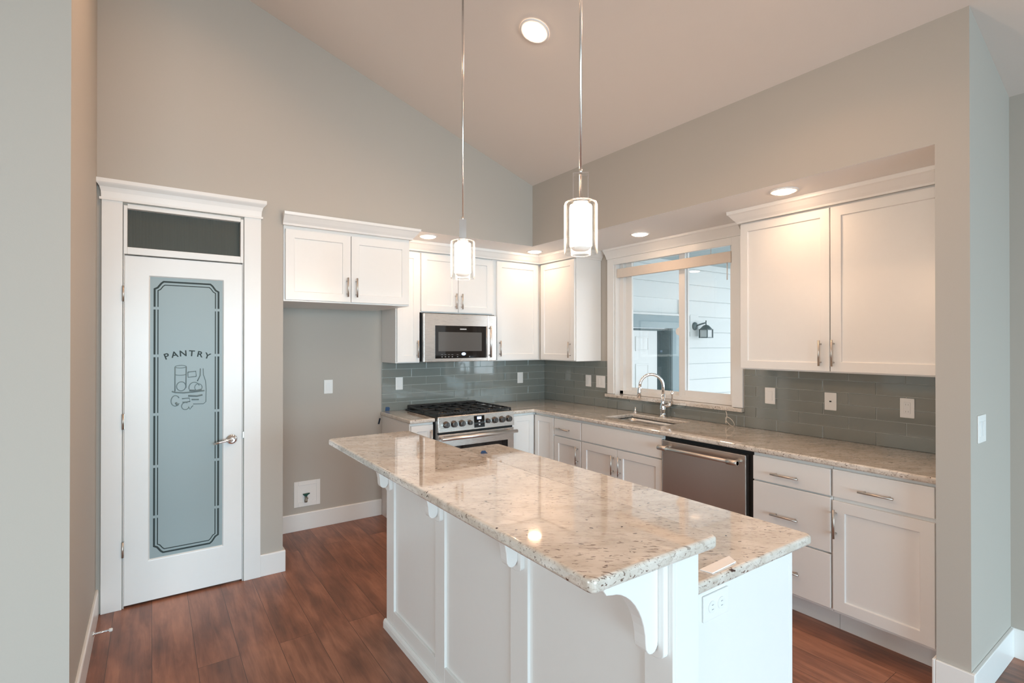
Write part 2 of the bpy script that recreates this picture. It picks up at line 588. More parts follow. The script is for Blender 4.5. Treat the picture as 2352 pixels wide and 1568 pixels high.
# pantry wall, pierced by the door and transom opening
DX0, DX1, DTOP = -3.708, -3.087, 2.335
b = MB()
top = lambda x: ceil_z(x)
def wall_piece(bb, x0, x1, z0, y0, y1):
    bb.prism([(x0, z0), (x1, z0), (x1, top(x1) + 0.02), (x0, top(x0) + 0.02)], 1, y0, y1)
wall_piece(b, XL - 0.12, DX0, 0, YP, YP + 0.12)
wall_piece(b, DX1, -2.845, 0, YP, YP + 0.12)
wall_piece(b, DX0, DX1, DTOP, YP, YP + 0.12)
struct(b.build('wall_pantry', M['wall']))
# pantry room shell behind the door
b = MB()
b.box(XL - 0.12, XL - 0.0, YP + 0.12, 0.35, 0, 2.45)
b.box(XL, -2.965, 0.25, 0.35, 0, 2.45)
b.box(XL, -2.965, YP + 0.12, 0.25, 2.40, 2.45)
struct(b.build('wall_pantry_inside', M['wall']))
# alcove side wall
b = MB(); b.box(-2.965, -2.845, YP + 0.12, 0.12, 0, ZS)
struct(b.build('wall_alcove_side', M['wall']))
# back wall
b = MB(); b.box(-2.845, 0.0, 0.0, 0.12, 0, ZS)
struct(b.build('wall_back', M['wall']))
# soffit above the back run: painted face and white underside
b = MB()
b.prism([(-2.845, ZS), (XS, ZS), (XS, top(XS) + 0.02), (-2.845, top(-2.845) + 0.02)], 1, YP, 0.12)
struct(b.build('wall_soffit_back', M['wall']))
b = MB(); b.prism([(XS, ZS), (0.12, ZS), (0.12, top(0.12) + 0.02), (XS, top(XS) + 0.02)], 1, YE2, 0.12)
struct(b.build('wall_soffit_right', M['wall']))
b = MB(); b.gridslab([-2.845, XS + 0.002, 0.0], [YE, YP + 0.002, 0.0], lambda x, y: y > YP + 0.002 or x > XS + 0.002, ZS - 0.0006, ZS)
struct(b.build('ceiling_soffit', M['soffit']))
# right wall with the window opening
WY0, WY1, WZ0, WZ1 = -2.257, -1.051, 1.052, 2.330
b = MB()
b.box(0, 0.15, YE2, WY0, 0, ZS)
b.box(0, 0.15, WY1, 0.12, 0, ZS)
b.box(0, 0.15, WY0, WY1, 0, WZ0)
b.box(0, 0.15, WY0, WY1, WZ1, ZS)
struct(b.build('wall_right', M['wall']))
# end pier
b = MB(); b.box(XS, 0.0, YE2, YE, 0, ZS)
struct(b.build('wall_pier', M['wall']))
# far right wall of the living room
b = MB(); b.box(XRW, 0.15, -11.0, YE2 - 0.0, 0, ceil_z(XRW) + 0.02)
struct(b.build('wall_far_right', M['wall']))
# left wall, its return facing the living room
b = MB()
b.prism([(XL - 0.12, 0), (XL, 0), (XL, top(XL) + 0.02), (XL - 0.12, top(XL - 0.12) + 0.02)], 1, -1.875, YP)
struct(b.build('wall_left', M['wall']))
b = MB()
zl = ceil_z(RX) - 0.3475 * (RX + 8.0)
b.prism([(-8.0, 0), (XL - 0.12, 0), (XL - 0.12, top(XL) + 0.06), (RX, ceil_z(RX) + 0.02), (-8.0, zl + 0.02)], 1, -1.875, -1.755)
struct(b.build('wall_left_return', M['wall']))
# living room walls behind the camera
b = MB()
for (x0, x1) in ((-8.0, -6.95), (-2.25, -2.12), (-0.58, XRW)):
    b.box(x0, x1, -11.0, -10.88, 0, 2.6)
b.box(-8.0, XRW, -11.0, -10.88, 2.55, 2.6)
b.box(-6.95, -0.58, -11.0, -10.88, 0, 0.12)
b.prism([(-8.0, 2.6), (XRW, 2.6), (XRW, ceil_z(XRW) + .02), (RX, ceil_z(RX) + .02), (-8.0, zl + .02)], 1, -11.0, -10.88)
struct(b.build('wall_front', M['wall']))
b = MB()
b.box(-8.0, -7.88, -10.88, -6.35, 0, zl); b.box(-8.0, -7.88, -3.65, -1.875, 0, zl)
b.box(-8.0, -7.88, -6.35, -3.65, 0, 0.55); b.box(-8.0, -7.88, -6.35, -3.65, 2.35, zl)
struct(b.build('wall_far_left', M['wall']))

# ------------------------------------------------------------------ baseboards
HB = 0.142
def base_prof(o0, o1):
    return [(o0, 0), (o1, 0), (o1, HB - 0.008), (o1 - math.copysign(0.004, o1 - o0), HB), (o0, HB)]
b = MB(); b.prism(base_prof(XL, XL + 0.015), 1, -1.875, YP)
struct(b.build('baseboard_left', M['trim'], bevel=0.002))
b = MB(); b.prism(base_prof(-1.875, -1.89), 0, -8.0, XL + 0.015)
struct(b.build('baseboard_left_return', M['trim'], bevel=0.002))
b = MB(); b.prism(base_prof(YP, YP - 0.015), 0, -2.984, -2.83); b.box(-2.845, -2.83, YP, 0, 0, HB)
struct(b.build('baseboard_pantry', M['trim'], bevel=0.002))
b = MB(); b.prism(base_prof(0, -0.015), 0, -2.83, -1.879)
struct(b.build('baseboard_back', M['trim'], bevel=0.002))
b = MB()
b.box(XS - 0.015, XS, YE2 - 0.015, YE, 0, HB)
b.box(XS - 0.015, -0.535, YE, YE + 0.012, 0, HB)
b.box(XS, XRW - 0.015, YE2 - 0.015, YE2, 0, HB)
struct(b.build('baseboard_pier', M['trim'], bevel=0.003))
b = MB(); b.prism(base_prof(XRW, XRW - 0.015), 1, -10.88, YE2)
struct(b.build('baseboard_far_right', M['trim'], bevel=0.002))

# ------------------------------------------------------------------ window over the sink
w = bpy.data.objects.new('window_1', None); COL.objects.link(w); w.location = (0.05, -1.654, WZ0)
struct(w, 'white sliding window over the sink with a wide flat casing')
b = MB()
b.box(-0.019, 0, WY1, -0.972, 1.06, 2.33); b.box(-0.019, 0, -2.343, WY0, 1.06, 2.33); b.box(-0.0192, 0, WY0, WY1, 2.272, 2.33)
b.box(0, 0.15, WY1 - 0.012, WY1, WZ0, WZ1); b.box(0, 0.15, WY0, WY0 + 0.012, WZ0, WZ1); b.box(0, 0.15, WY0, WY1, WZ1 - 0.012, WZ1)
b.build('casing', M['trim'], w, bevel=0.002)
b = MB(); b.box(-0.045, 0.15, -2.35, -0.962, 1.03, 1.058)
b.build('window_sill', M['granite'], w, bevel=0.004)
CR = lambda o, s: [(o, 2.33), (o + s * 0.010, 2.33), (o + s * 0.014, 2.342), (o + s * 0.020, 2.352), (o + s * 0.034, 2.372), (o + s * 0.050, 2.394), (o + s * 0.060, 2.400), (o + s * 0.062, ZS - 0.001), (o, ZS - 0.001)]
b = MB(); b.prism(CR(-0.019, -1), 1, -2.343, -0.972)
b.box(-0.019, 0, -2.343, -0.972, 2.33, ZS - 0.001)
b.build('crown_moulding', M['trim'], w)
b = MB()
fy0, fy1, fz0, fz1 = WY0 + 0.012, WY1 - 0.012, WZ0 + 0.007, WZ1 - 0.012
b.box(0.055, 0.125, fy1 - 0.045, fy1, fz0, fz1); b.box(0.055, 0.125, fy0, fy0 + 0.03, fz0, fz1)
b.box(0.055, 0.125, fy0, fy1, fz0, fz0 + 0.035); b.box(0.055, 0.125, fy0, fy1, fz1 - 0.02, fz1)
b.build('window_frame', M['vinyl'], w, bevel=0.003)
b = MB()
sz0, sz1 = fz0 + 0.035, fz1 - 0.02
b.box(0.092, 0.115, fy1 - 0.115, fy1 - 0.045, sz0, sz1); b.box(0.092, 0.115, -1.79, -1.74, sz0, sz1)
b.box(0.092, 0.115, -1.74, fy1 - 0.115, sz0, sz0 + 0.03); b.box(0.092, 0.115, -1.74, fy1 - 0.115, sz1 - 0.012, sz1)
s1 = b.build('fixed_sash', M['vinyl'], w, bevel=0.002)
b = MB()
b.box(0.062, 0.086, -1.785, -1.725, sz0, sz1); b.box(0.062, 0.086, fy0 + 0.03, fy0 + 0.05, sz0, sz1)
b.box(0.062, 0.086, fy0 + 0.05, -1.785, sz0, sz0 + 0.05); b.box(0.062, 0.086, fy0 + 0.05, -1.785, sz1 - 0.012, sz1)
s2 = b.build('sliding_sash', M['vinyl'], w, bevel=0.002)
b = MB(); b.prism([(-1.725, 1.60), (-1.700, 1.612), (-1.692, 1.635), (-1.700, 1.658), (-1.725, 1.67)], 0, 0.060, 0.074)
b.build('latch', M['vinyl'], s2, bevel=0.002)
b = MB(); b.box(0.102, 0.105, -1.74, fy1 - 0.115, sz0 + 0.03, sz1 - 0.012)
b.build('pane', M['winglass'], s1)
b = MB(); b.box(0.072, 0.075, fy0 + 0.05, -1.785, sz0 + 0.05, sz1 - 0.012)
b.build('pane', M['winglass'], s2)
# raised blind rail across the window top
t = thing('window_blind', 'tan blind rail hung across the top of the sink window', 'blind', (0.03, -1.64, 2.15))
b = MB(); b.box(0.012, 0.048, -2.232, -1.066, 2.150, 2.233)
b.build('blind_rail', M['blind'], t, bevel=0.003)
b = MB(); b.tube([(0.030, -2.19, 2.15), (0.030, -2.19, 2.02)], 0.004, 8)
b.build('tilt_wand', M['vinyl'], t)
for y in (-2.05, -1.25):
    b = MB(); b.tube([(0.030, y, 2.233), (0.030, y, WZ1 - 0.012)], 0.0025, 6)
    b.build('lift_cord', M['cord'], t)

# ------------------------------------------------------------------ outside the window
b = MB()
b.box(0.15, 4.6, YP, -0.60, 1.86, 2.75); b.box(1.36, 4.6, YP, -0.60, -0.35, 1.86)
z = -0.35
while z < 2.6:
    x0 = 0.15 if z > 1.86 else 1.36
    b.prism([(YP - 0.024, z), (YP, z), (YP, z + 0.174), (YP - 0.014, z + 0.174)], 0, x0, 4.6)
    z += 0.1835
struct(b.build('wall_outside', M['siding']), 'pale lap siding wall seen through the sink window')
d2 = bpy.data.objects.new('door_2', None); COL.objects.link(d2); d2.location = (0.62, -0.68, -0.35)
struct(d2, 'white panelled exterior door standing ajar outside the sink window')
b = MB(); b.box(0.15, 1.36, YP - 0.03, YP + 0.05, 1.703, 1.845); b.box(1.227, 1.36, YP - 0.03, YP + 0.05, -0.35, 1.703)
b.build('door_trim', M['extrim'], d2, bevel=0.003)
b = MB(); b.box(0.15, 1.375, YP - 0.045, YP + 0.0, 1.845, 1.868)
b.build('drip_cap', M['siding'], d2, bevel=0.003)
b = MB(); b.box(1.03, 1.227, -0.60, -0.55, -0.35, 1.703); b.box(1.205, 1.227, YP, -0.60, -0.35, 1.703); b.box(0.15, 1.227, -0.66, -0.62, 1.675, 1.703)
b.build('jamb_and_dark_opening', M['extdark'], d2)  # back box stands for the dark interior behind the ajar door
b = MB()
b.box(0.17, 1.035, -0.70, -0.66, -0.33, 1.675)
for (xa, xb) in ((0.28, 0.50), (0.68, 0.89)):
    for (za, zb) in ((1.45, 1.61), (0.60, 1.315), (-0.15, 0.45)):
        b.panel(xa, xb, -0.70, -0.708, za, zb, st=0.016, rec=-0.0045)
b.build('door_slab', M['extdoor'], d2, bevel=0.002)
lt = thing('wall_lantern', 'dark metal lantern on the siding wall outside the sink window', 'lantern', (1.62, YP - 0.02, 1.62))
b = MB(); b.box(1.545, 1.70, YP - 0.030, YP - 0.002, 1.615, 1.868)
b.build('mounting_block', M['siding'], lt, bevel=0.004)
b = MB(); b.lathe([(0.048, 0.0), (0.046, -0.012), (0.03, -0.022), (0.012, -0.026)], (1.625, YP - 0.030, 1.735), axis=1)
b.build('back_plate', M['lanternmetal'], lt)
lx, ly = 1.70, YP - 0.13
b = MB(); b.tube([(1.625, YP - 0.05, 1.735), (1.64, YP - 0.075, 1.75), (1.665, YP - 0.10, 1.762), (lx, ly, 1.775)], 0.009, 8)
b.tube([(lx, ly, 1.74), (lx, ly, 1.80)], 0.006, 8)
b.build('arm', M['lanternmetal'], lt)
b = MB(); b.lathe([(0.012, 0.055), (0.035, 0.045), (0.062, 0.015), (0.078, 0.0), (0.072, -0.004)], (lx, ly, 1.695), seg=8)
b.build('lantern_cap', M['lanternmetal'], lt)
b = MB()
for sx in (-1, 1):
    for sy in (-1, 1): b.box(lx + sx * 0.052 - 0.005, lx + sx * 0.052 + 0.005, ly + sy * 0.052 - 0.005, ly + sy * 0.052 + 0.005, 1.605, 1.70)
b.box(lx - 0.057, lx + 0.057, ly - 0.057, ly + 0.057, 1.597, 1.606)
b.build('lantern_cage', M['lanternmetal'], lt)
b = MB(); b.box(lx - 0.048, lx + 0.048, ly - 0.048, ly + 0.048, 1.607, 1.692)
b.build('lantern_glass', M['lanternglass'], lt)
b = MB(); b.box(0.15, 4.6, -4.2, YP - 0.0, 2.47, 2.55)
struct(b.build('ceiling_porch', M['porch']))
b = MB(); b.box(0.15, 9.0, -7.0, YP, -0.45, -0.35)
struct(b.build('floor_porch', M['concrete']))
b = MB(); b.box(-30, 9.0, -40, -11.05, -0.45, -0.35); b.box(-30, -8.05, -11.05, 6, -0.45, -0.35)  # unseen ground added to cut sky light rising through the back windows
struct(b.build('floor_yard', M['concrete']))

# ------------------------------------------------------------------ tile backsplashes
def tiles(T, regions, joint0, z_rows, name, label, amap):
    b = MB(T)
    b.mi = 1
    for (a0, a1, z0, z1) in regions: b.box(a0, a1, 0.0008, 0.006, z0, z1)
    b.mi = 0
    for k, (za, zb) in enumerate(z_rows):
        off = joint0 + (0.15 if k % 2 else 0.0)
        n0 = int(-4.2 / 0.30) - 1
        for i in range(n0, 3):
            ta, tb = off + i * 0.30 + 0.0019, off + (i + 1) * 0.30 - 0.0019
            for (a0, a1, z0, z1) in regions:
                x0, x1 = max(ta, a0 + 0.001), min(tb, a1 - 0.001)
                y0, y1 = max(za + 0.0019, z0), min(zb - 0.0019, z1)
                if x1 - x0 > 0.004 and y1 - y0 > 0.004:
                    b.box(x0, x1, 0.006, 0.0105, y0, y1)
    o = b.build(name, [M['tile'], M['grout']], bevel=0.0012, seg=2)
    return tag(o, label, 'backsplash')
rows = [(0.925 + 0.075 * k - (0.003 if k == 0 else 0), 0.925 + 0.075 * (k + 1)) for k in range(6)]
# row 4 (1.225-1.30) joints at x = -1.593 on the back wall; -0.196 on the right wall
tiles(TB, [(-1.877, -0.012, ZC, 1.366)], -1.593 + 1.5, rows, 'backsplash', 'grey green glass tile backsplash behind the gas range', None)
tiles(TR, [(-0.972 + 0.001, -0.001, ZC, 1.366), (-2.352, -0.972 + 0.001, ZC, 1.028), (YE + 0.001, -2.352, ZC, 1.362)], -0.191, rows, 'backsplash', 'grey glass tile backsplash below the window and the large upper cabinets', None)

# ------------------------------------------------------------------ handles and cabinets
def bar_handle(parent, T, kind, p, q, c, d):
    """kind v: p..q is z at a=c; kind h: p..q is a at z=c; d = front face"""
    b = MB(T)
    dd = d + 0.030
    e = 0.022 if abs(q - p) > 0.1 else 0.01
    if kind == 'v':
        b.tube([(c, dd, p), (c, dd, q)], 0.0058, 10)
        for z in (p + e, q - e): b.tube([(c, d - 0.001, z), (c, dd, z)], 0.0045, 8)
    else:
        b.tube([(p, dd, c), (q, dd, c)], 0.0058, 10)
        for a in (p + e, q - e): b.tube([(a, d - 0.001, c), (a, dd, c)], 0.0045, 8)
    return b.build('handle', M['nickel'], parent)


def cabinet(name, label, ori, a0, a1, depth, z0, z1, fronts, group, toe=0.0, cat='cabinet', open_top=False, extra=None):
    T = TB if ori == 'B' else TR
    loc = Vector(T((a0 + a1) / 2, depth / 2, 0 if toe else z0))
    root = thing(name, label, cat, loc, group)
    b = MB(T)
    dc = depth - 0.021
    zb = toe if toe else z0
    if open_top:
        th = 0.018
        b.box(a0, a0 + th, 0.002, dc, zb, z1); b.box(a1 - th, a1, 0.002, dc, zb, z1)
        b.box(a0 + th, a1 - th, 0.002, 0.002 + th, zb, z1); b.box(a0 + th, a1 - th, dc - th, dc, zb, z1)
        b.box(a0 + th, a1 - th, 0.002, dc, zb, zb + th)
    else:
        b.box(a0, a1, 0.002, dc, zb, z1)
    b.build('carcass', M['white'], root, bevel=0.0015)
    if toe:
        b = MB(T); b.box(a0, a1, 0.01, 0.535, 0.0, toe)
        b.build('toe_kick', M['white'], root)
    for f in fronts:
        b = MB(T)
        if f['kind'] == 'door':
            b.panel(f['a'][0], f['a'][1], dc + 0.001, depth, f['z'][0], f['z'][1], st=f.get('st', 0.057))
            o = b.build('door', M['white'], root, bevel=0.0018)
        else:
            b.box(f['a'][0], f['a'][1], dc + 0.001, depth, f['z'][0], f['z'][1])
            o = b.build(f['kind'], M['white'], root, bevel=0.0025)
        if 'h' in f:
            k, p, q, c = f['h']
            bar_handle(o, T, k, p, q, c, depth)
    if extra: extra(root, T)
    return root

UP = 'white shaker wall cabinets'
LOW = 'white base cabinets'
DU = 0.342
# fridge cabinet, deep, over the alcove
def fridge_crown(root, T):
    b = MB()
    prof = [(-0.745 + 0.012, 2.335), (-0.756, 2.335), (-0.760, 2.348), (-0.775, 2.365), (-0.795, 2.392), (-0.804, 2.398), (-0.806, ZS - 0.002), (-0.735, ZS - 0.002)]
    yo = -0.745
    outs = [(0.0, 2.335), (0.011, 2.335), (0.015, 2.348), (0.030, 2.365), (0.050, 2.392), (0.059, 2.398), (0.061, ZS - 0.002), (0.0, ZS - 0.002)]
    xl, xr = -2.851, -1.925
    F0 = [b.v((xl, yo - o, z)) for o, z in outs]
    F1 = [b.v((xr + o, yo - o, z)) for o, z in outs]
    F2 = [b.v((xr + o, -0.40, z)) for o, z in outs]
    n = len(outs)
    for A, B in ((F0, F1), (F1, F2)):
        for i in range(n):
            j = (i + 1) % n
            b.face([A[i], A[j], B[j], B[i]])
    b.face(F0); b.face(F2)
    b.build('crown_moulding', M['white'], root)
cabinet('fridge_cabinet', 'white two door cabinet above the empty fridge alcove', 'B', -2.842, -1.928, 0.745, 1.822, 2.4165,
        [dict(kind='door', a=(-2.832, -2.391), z=(1.832, 2.312), h=('v', 1.868, 2.006, -2.418)),
         dict(kind='door', a=(-2.386, -1.938), z=(1.832, 2.312), h=('v', 1.868, 2.006, -2.352))], UP, extra=fridge_crown)
# narrow upper left of the microwave
cabinet('wall_cabinet', 'narrow white wall cabinet left of the microwave', 'B', -1.877, -1.657, DU, 1.366, 2.345,
        [dict(kind='door', a=(-1.868, -1.664), z=(1.374, 2.325), h=('v', 1.41, 1.56, -1.688))], UP)
cabinet('wall_cabinet', 'short white two door wall cabinet directly above the microwave', 'B', -1.655, -0.906, DU, 1.806, 2.345,
        [dict(kind='door', a=(-1.648, -1.284), z=(1.814, 2.325), h=('v', 1.845, 1.985, -1.312)),
         dict(kind='door', a=(-1.278, -0.913), z=(1.814, 2.325), h=('v', 1.845, 1.985, -1.250))], UP)
cabinet('wall_cabinet', 'white wall cabinet between the microwave and the inside corner', 'B', -0.904, -0.004, DU, 1.366, 2.345,
        [dict(kind='door', a=(-0.858, -0.362), z=(1.374, 2.325), h=('v', 1.41, 1.56, -0.832))], UP)
cabinet('wall_cabinet', 'white wall cabinet between the inside corner and the sink window', 'R', -0.872, -0.344, DU, 1.366, 2.345,
        [dict(kind='door', a=(-0.864, -0.358), z=(1.374, 2.325), h=('v', 1.40, 1.55, -0.812))], UP)
# crown over the L of wall cabinets
b = MB()
outs = [(0.0, 2.335), (0.010, 2.335), (0.014, 2.346), (0.028, 2.362), (0.048, 2.390), (0.056, 2.396), (0.058, ZS - 0.001), (0.0, ZS - 0.001)]
df = DU + 0.001
P0 = [b.v((-1.862, -df - o, z)) for o, z in outs]
P1 = [b.v((-df - o, -df - o, z)) for o, z in outs]
P2 = [b.v((-df - o, -0.872 - o, z)) for o, z in outs]
P3 = [b.v((-0.003, -0.872 - o, z)) for o, z in outs]
n = len(outs)
for A, B in ((P0, P1), (P1, P2), (P2, P3)):
    for i in range(n):
        j = (i + 1) % n
        b.face([A[i], A[j], B[j], B[i]])
b.face(P0); b.face(P3)
tag(b.build('crown_moulding', M['white']), 'white crown moulding above the corner wall cabinets', 'moulding')
# large upper right
def right_crown(root, T):
    b = MB()
    Q0 = [b.v((-0.003, -2.514 + o, z)) for o, z in outs]
    Q1 = [b.v((-df - o, -2.514 + o, z)) for o, z in outs]
    Q2 = [b.v((-df - o, YE + 0.002, z)) for o, z in outs]
    for A, B in ((Q0, Q1), (Q1, Q2)):
        for i in range(n):
            j = (i + 1) % n
            b.face([A[i], A[j], B[j], B[i]])
    b.face(Q0); b.face(Q2)
    b.build('crown_moulding', M['white'], root)
cabinet('wall_cabinet', 'large white two door wall cabinet right of the sink window', 'R', YE + 0.003, -2.514, DU, 1.363, 2.345,
        [dict(kind='door', a=(-3.075, -2.522), z=(1.371, 2.325), h=('v', 1.402, 1.552, -3.028), st=0.050),
         dict(kind='door', a=(-3.668, -3.081), z=(1.371, 2.325), h=('v', 1.402, 1.555, -3.098), st=0.056)], UP, extra=right_crown)

# base cabinets
DB = 0.630
TOE = 0.115
ZT = ZC - 0.034
cabinet('base_cabinet', 'narrow white base cabinet left of the range', 'B', -1.877, -1.668, DB, 0, ZT,
        [dict(kind='door', a=(-1.869, -1.676), z=(0.134, 0.869), h=('v', 0.68, 0.83, -1.700), st=0.05)], LOW, toe=TOE)
# corner cabinet with two narrow doors
def corner_extra(root, T):
    b = MB(TR); b.box(-0.914, -0.630, 0.002, DB - 0.021, TOE, ZT)
    b.build('carcass', M['white'], root, bevel=0.0015)
    b = MB(TR); b.panel(-0.908, -0.637, DB - 0.02, DB, 0.134, 0.869, st=0.05)
    b.build('door', M['white'], root, bevel=0.0018)
    b = MB(TR); b.box(-0.914, -0.535, 0.01, 0.535, 0, TOE)
    b.build('toe_kick', M['white'], root)
cabinet('corner_cabinet', 'white corner base cabinet with two narrow doors right of the range', 'B', -0.890, -0.004, DB, 0, ZT,
        [dict(kind='door', a=(-0.883, -0.637), z=(0.134, 0.869), st=0.05)], LOW, toe=TOE, extra=corner_extra)
cabinet('base_cabinet', 'white base cabinet with one drawer over a door, left of the sink', 'R', -1.270, -0.916, DB, 0, ZT,
        [dict(kind='drawer', a=(-1.266, -0.920), z=(0.723, 0.869), h=('h', -1.143, -0.970, 0.786)),
         dict(kind='door', a=(-1.266, -0.920), z=(0.134, 0.713), h=('v', 0.52, 0.668, -1.232))], LOW, toe=TOE)
cabinet('sink_cabinet', 'white two door base cabinet under the sink', 'R', -2.110, -1.272, DB, 0, ZT,
        [dict(kind='false_front', a=(-2.105, -1.277), z=(0.723, 0.869)),
         dict(kind='door', a=(-1.674, -1.277), z=(0.134, 0.713), h=('v', 0.52, 0.668, -1.640)),
         dict(kind='door', a=(-2.105, -1.680), z=(0.134, 0.713), h=('v', 0.52, 0.668, -1.712))], LOW, toe=TOE, open_top=True)
cabinet('drawer_cabinet', 'white base cabinet with three stacked drawers right of the dishwasher', 'R', -3.207, -2.770, DB, 0, ZT,
        [dict(kind='drawer', a=(-3.203, -2.775), z=(0.728, 0.869), h=('h', -3.048, -2.894, 0.784)),
         dict(kind='drawer', a=(-3.203, -2.775), z=(0.428, 0.719), h=('h', -3.045, -2.891, 0.553)),
         dict(kind='drawer', a=(-3.203, -2.775), z=(0.134, 0.419), h=('h', -3.052, -2.896, 0.258))], LOW, toe=TOE)
cabinet('base_cabinet', 'white base cabinet with one drawer over a door, beside the end wall', 'R', YE + 0.013, -3.209, DB, 0, ZT,
        [dict(kind='drawer', a=(-3.646, -3.213), z=(0.728, 0.872), h=('h', -3.494, -3.341, 0.786)),
         dict(kind='door', a=(-3.646, -3.213), z=(0.134, 0.708), h=('v', 0.517, 0.667, -3.230))], LOW, toe=TOE)

# ------------------------------------------------------------------ worktops
b = MB(); b.gridslab([-1.887, -1.662], [-0.648, -0.0015], lambda x, y: True, ZC - 0.032, ZC)
tag(b.build('worktop', M['granite'], bevel=0.010, seg=4), 'short granite worktop left of the range', 'worktop')
SK = (-0.455, -0.135, -1.965, -1.390)
b = MB()
b.gridslab([-0.894, -0.648, SK[0], SK[1], -0.0015], [YE + 0.001, SK[2], SK[3], -0.648, -0.0015],
           lambda x, y: (y > -0.648 or x > -0.648) and not (SK[0] < x < SK[1] and SK[2] < y < SK[3]), ZC - 0.032, ZC)
tag(b.build('worktop', M['granite'], bevel=0.010, seg=4), 'long L shaped granite worktop holding the sink', 'worktop')

# sink
b = MB()
x0, x1, y0, y1 = SK[0] - 0.006, SK[1] + 0.006, SK[2] - 0.006, SK[3] + 0.006
zt, zb_ = ZC - 0.0335, 0.74
def ringv(ins, z):
    pts = []
    r = 0.05
    X0, X1, Y0, Y1 = x0 + ins, x1 - ins, y0 + ins, y1 - ins
    for (cx, cy, a0) in ((X1 - r, Y1 - r, 0), (X0 + r, Y1 - r, PI / 2), (X0 + r, Y0 + r, PI), (X1 - r, Y0 + r, 3 * PI / 2)):
        for k in range(6):
            a = a0 + PI / 2 * k / 5
            pts.append(b.v((cx + r * math.cos(a), cy + r * math.sin(a), z)))
    return pts
RS = [ringv(-0.014, zt - 0.001), ringv(0.0, zt - 0.001), ringv(0.002, zt - 0.03), ringv(0.006, zb_ + 0.02), ringv(0.018, zb_ + 0.004), ringv(0.03, zb_)]
RO = [ringv(-0.014, zt - 0.003), ringv(-0.004, zt - 0.004), ringv(0.0, zb_ + 0.01), ringv(0.02, zb_ - 0.004)]
for S_ in (RS, RO):
    for A, B in zip(S_, S_[1:]):
        for k in range(24):
            b.face([A[k], A[(k + 1) % 24], B[(k + 1) % 24], B[k]], True)
b.face(RS[-1]); b.face(RO[-1])
for k in range(24): b.face([RS[0][k], RS[0][(k + 1) % 24], RO[0][(k + 1) % 24], RO[0][k]])
sk = b.build('sink', M['steel'])
tag(sk, 'undermount stainless steel sink set into the worktop below the window', 'sink')
b = MB(); b.lathe([(0.045, 0.0), (0.043, 0.003), (0.03, 0.001)], (-0.295, -1.68, zb_ + 0.0005))
b.build('drain', M['chrome'], sk)

# faucet
fx, fy = -0.072, -1.668
f = thing('faucet', 'chrome pull down faucet with a high curved spout behind the sink', 'faucet', (fx, fy, ZC))
b = MB(); b.lathe([(0.030, 0.0), (0.030, 0.006), (0.024, 0.012), (0.021, 0.03), (0.024, 0.05), (0.026, 0.075), (0.021, 0.10), (0.017, 0.125), (0.016, 0.19)], (fx, fy, ZC))
b.build('body', M['chrome'], f)
b = MB()
pts = [(fx, fy, ZC + 0.15), (fx, fy, 1.18)]
R_ = 0.096
dirx, diry = -0.80, 0.60
for k in range(1, 15):
    a = PI * k / 15 * 1.08
    pts.append((fx + dirx * R_ * (1 - math.cos(a)), fy + diry * R_ * (1 - math.cos(a)), 1.18 + R_ * math.sin(a)))
b.tube(pts, 0.0125, 12)
b.build('spout', M['chrome'], f)
e0 = Vector(pts[-1]); e1 = Vector(pts[-1]) + (Vector(pts[-1]) - Vector(pts[-2])).normalized() * 0.10
b = MB(); b.tube([tuple(e0), tuple(e0.lerp(e1, 0.15)), tuple(e0.lerp(e1, 0.5)), tuple(e1)], [0.0135, 0.0145, 0.017, 0.016], 14)
b.build('spray_head', M['chrome'], f)
b = MB()
b.tube([(fx, fy, ZC + 0.085), (fx + 0.012, fy - 0.04, ZC + 0.095), (fx + 0.02, fy - 0.065, ZC + 0.11)], [0.014, 0.013, 0.016], 12)
b.tube([(fx + 0.02, fy - 0.062, ZC + 0.10), (fx + 0.024, fy - 0.072, ZC + 0.15), (fx + 0.022, fy - 0.074, ZC + 0.19), (fx + 0.02, fy - 0.074, ZC + 0.225)], [0.011, 0.008, 0.009, 0.013], 12)
b.build('lever', M['chrome'], f)
# soap / air button
b = MB(); b.lathe([(0.019, 0.0), (0.018, 0.006), (0.013, 0.014), (0.010, 0.03), (0.006, 0.045), (0.003, 0.052)], (-0.070, -1.365, ZC))
tag(b.build('sink_button', M['chrome']), 'small chrome cone shaped cap on the worktop left of the faucet', 'sink fitting')
# cord
pts = []
for k in range(12):
    s = k / 11
    pts.append((-0.055 - 0.012 * math.sin(s * 3), -2.232 - 0.012 * s - 0.01 * math.sin(s * 5), 1.028 - (1.028 - ZC - 0.012) * s ** 0.9))
for k in range(1, 30):
    a = -2 * PI * k / 24
    pts.append((-0.075 - 0.014 * math.sin(a), -2.275 + 0.034 * math.cos(a) - 0.002, ZC + 0.036 + 0.033 * math.sin(a + 0.4) + 0.0))
b = MB(); b.tube(pts, 0.0022, 6)
tag(b.build('coiled_cord', M['cord']), 'thin cream cord coiled on the worktop under the window corner', 'cord')

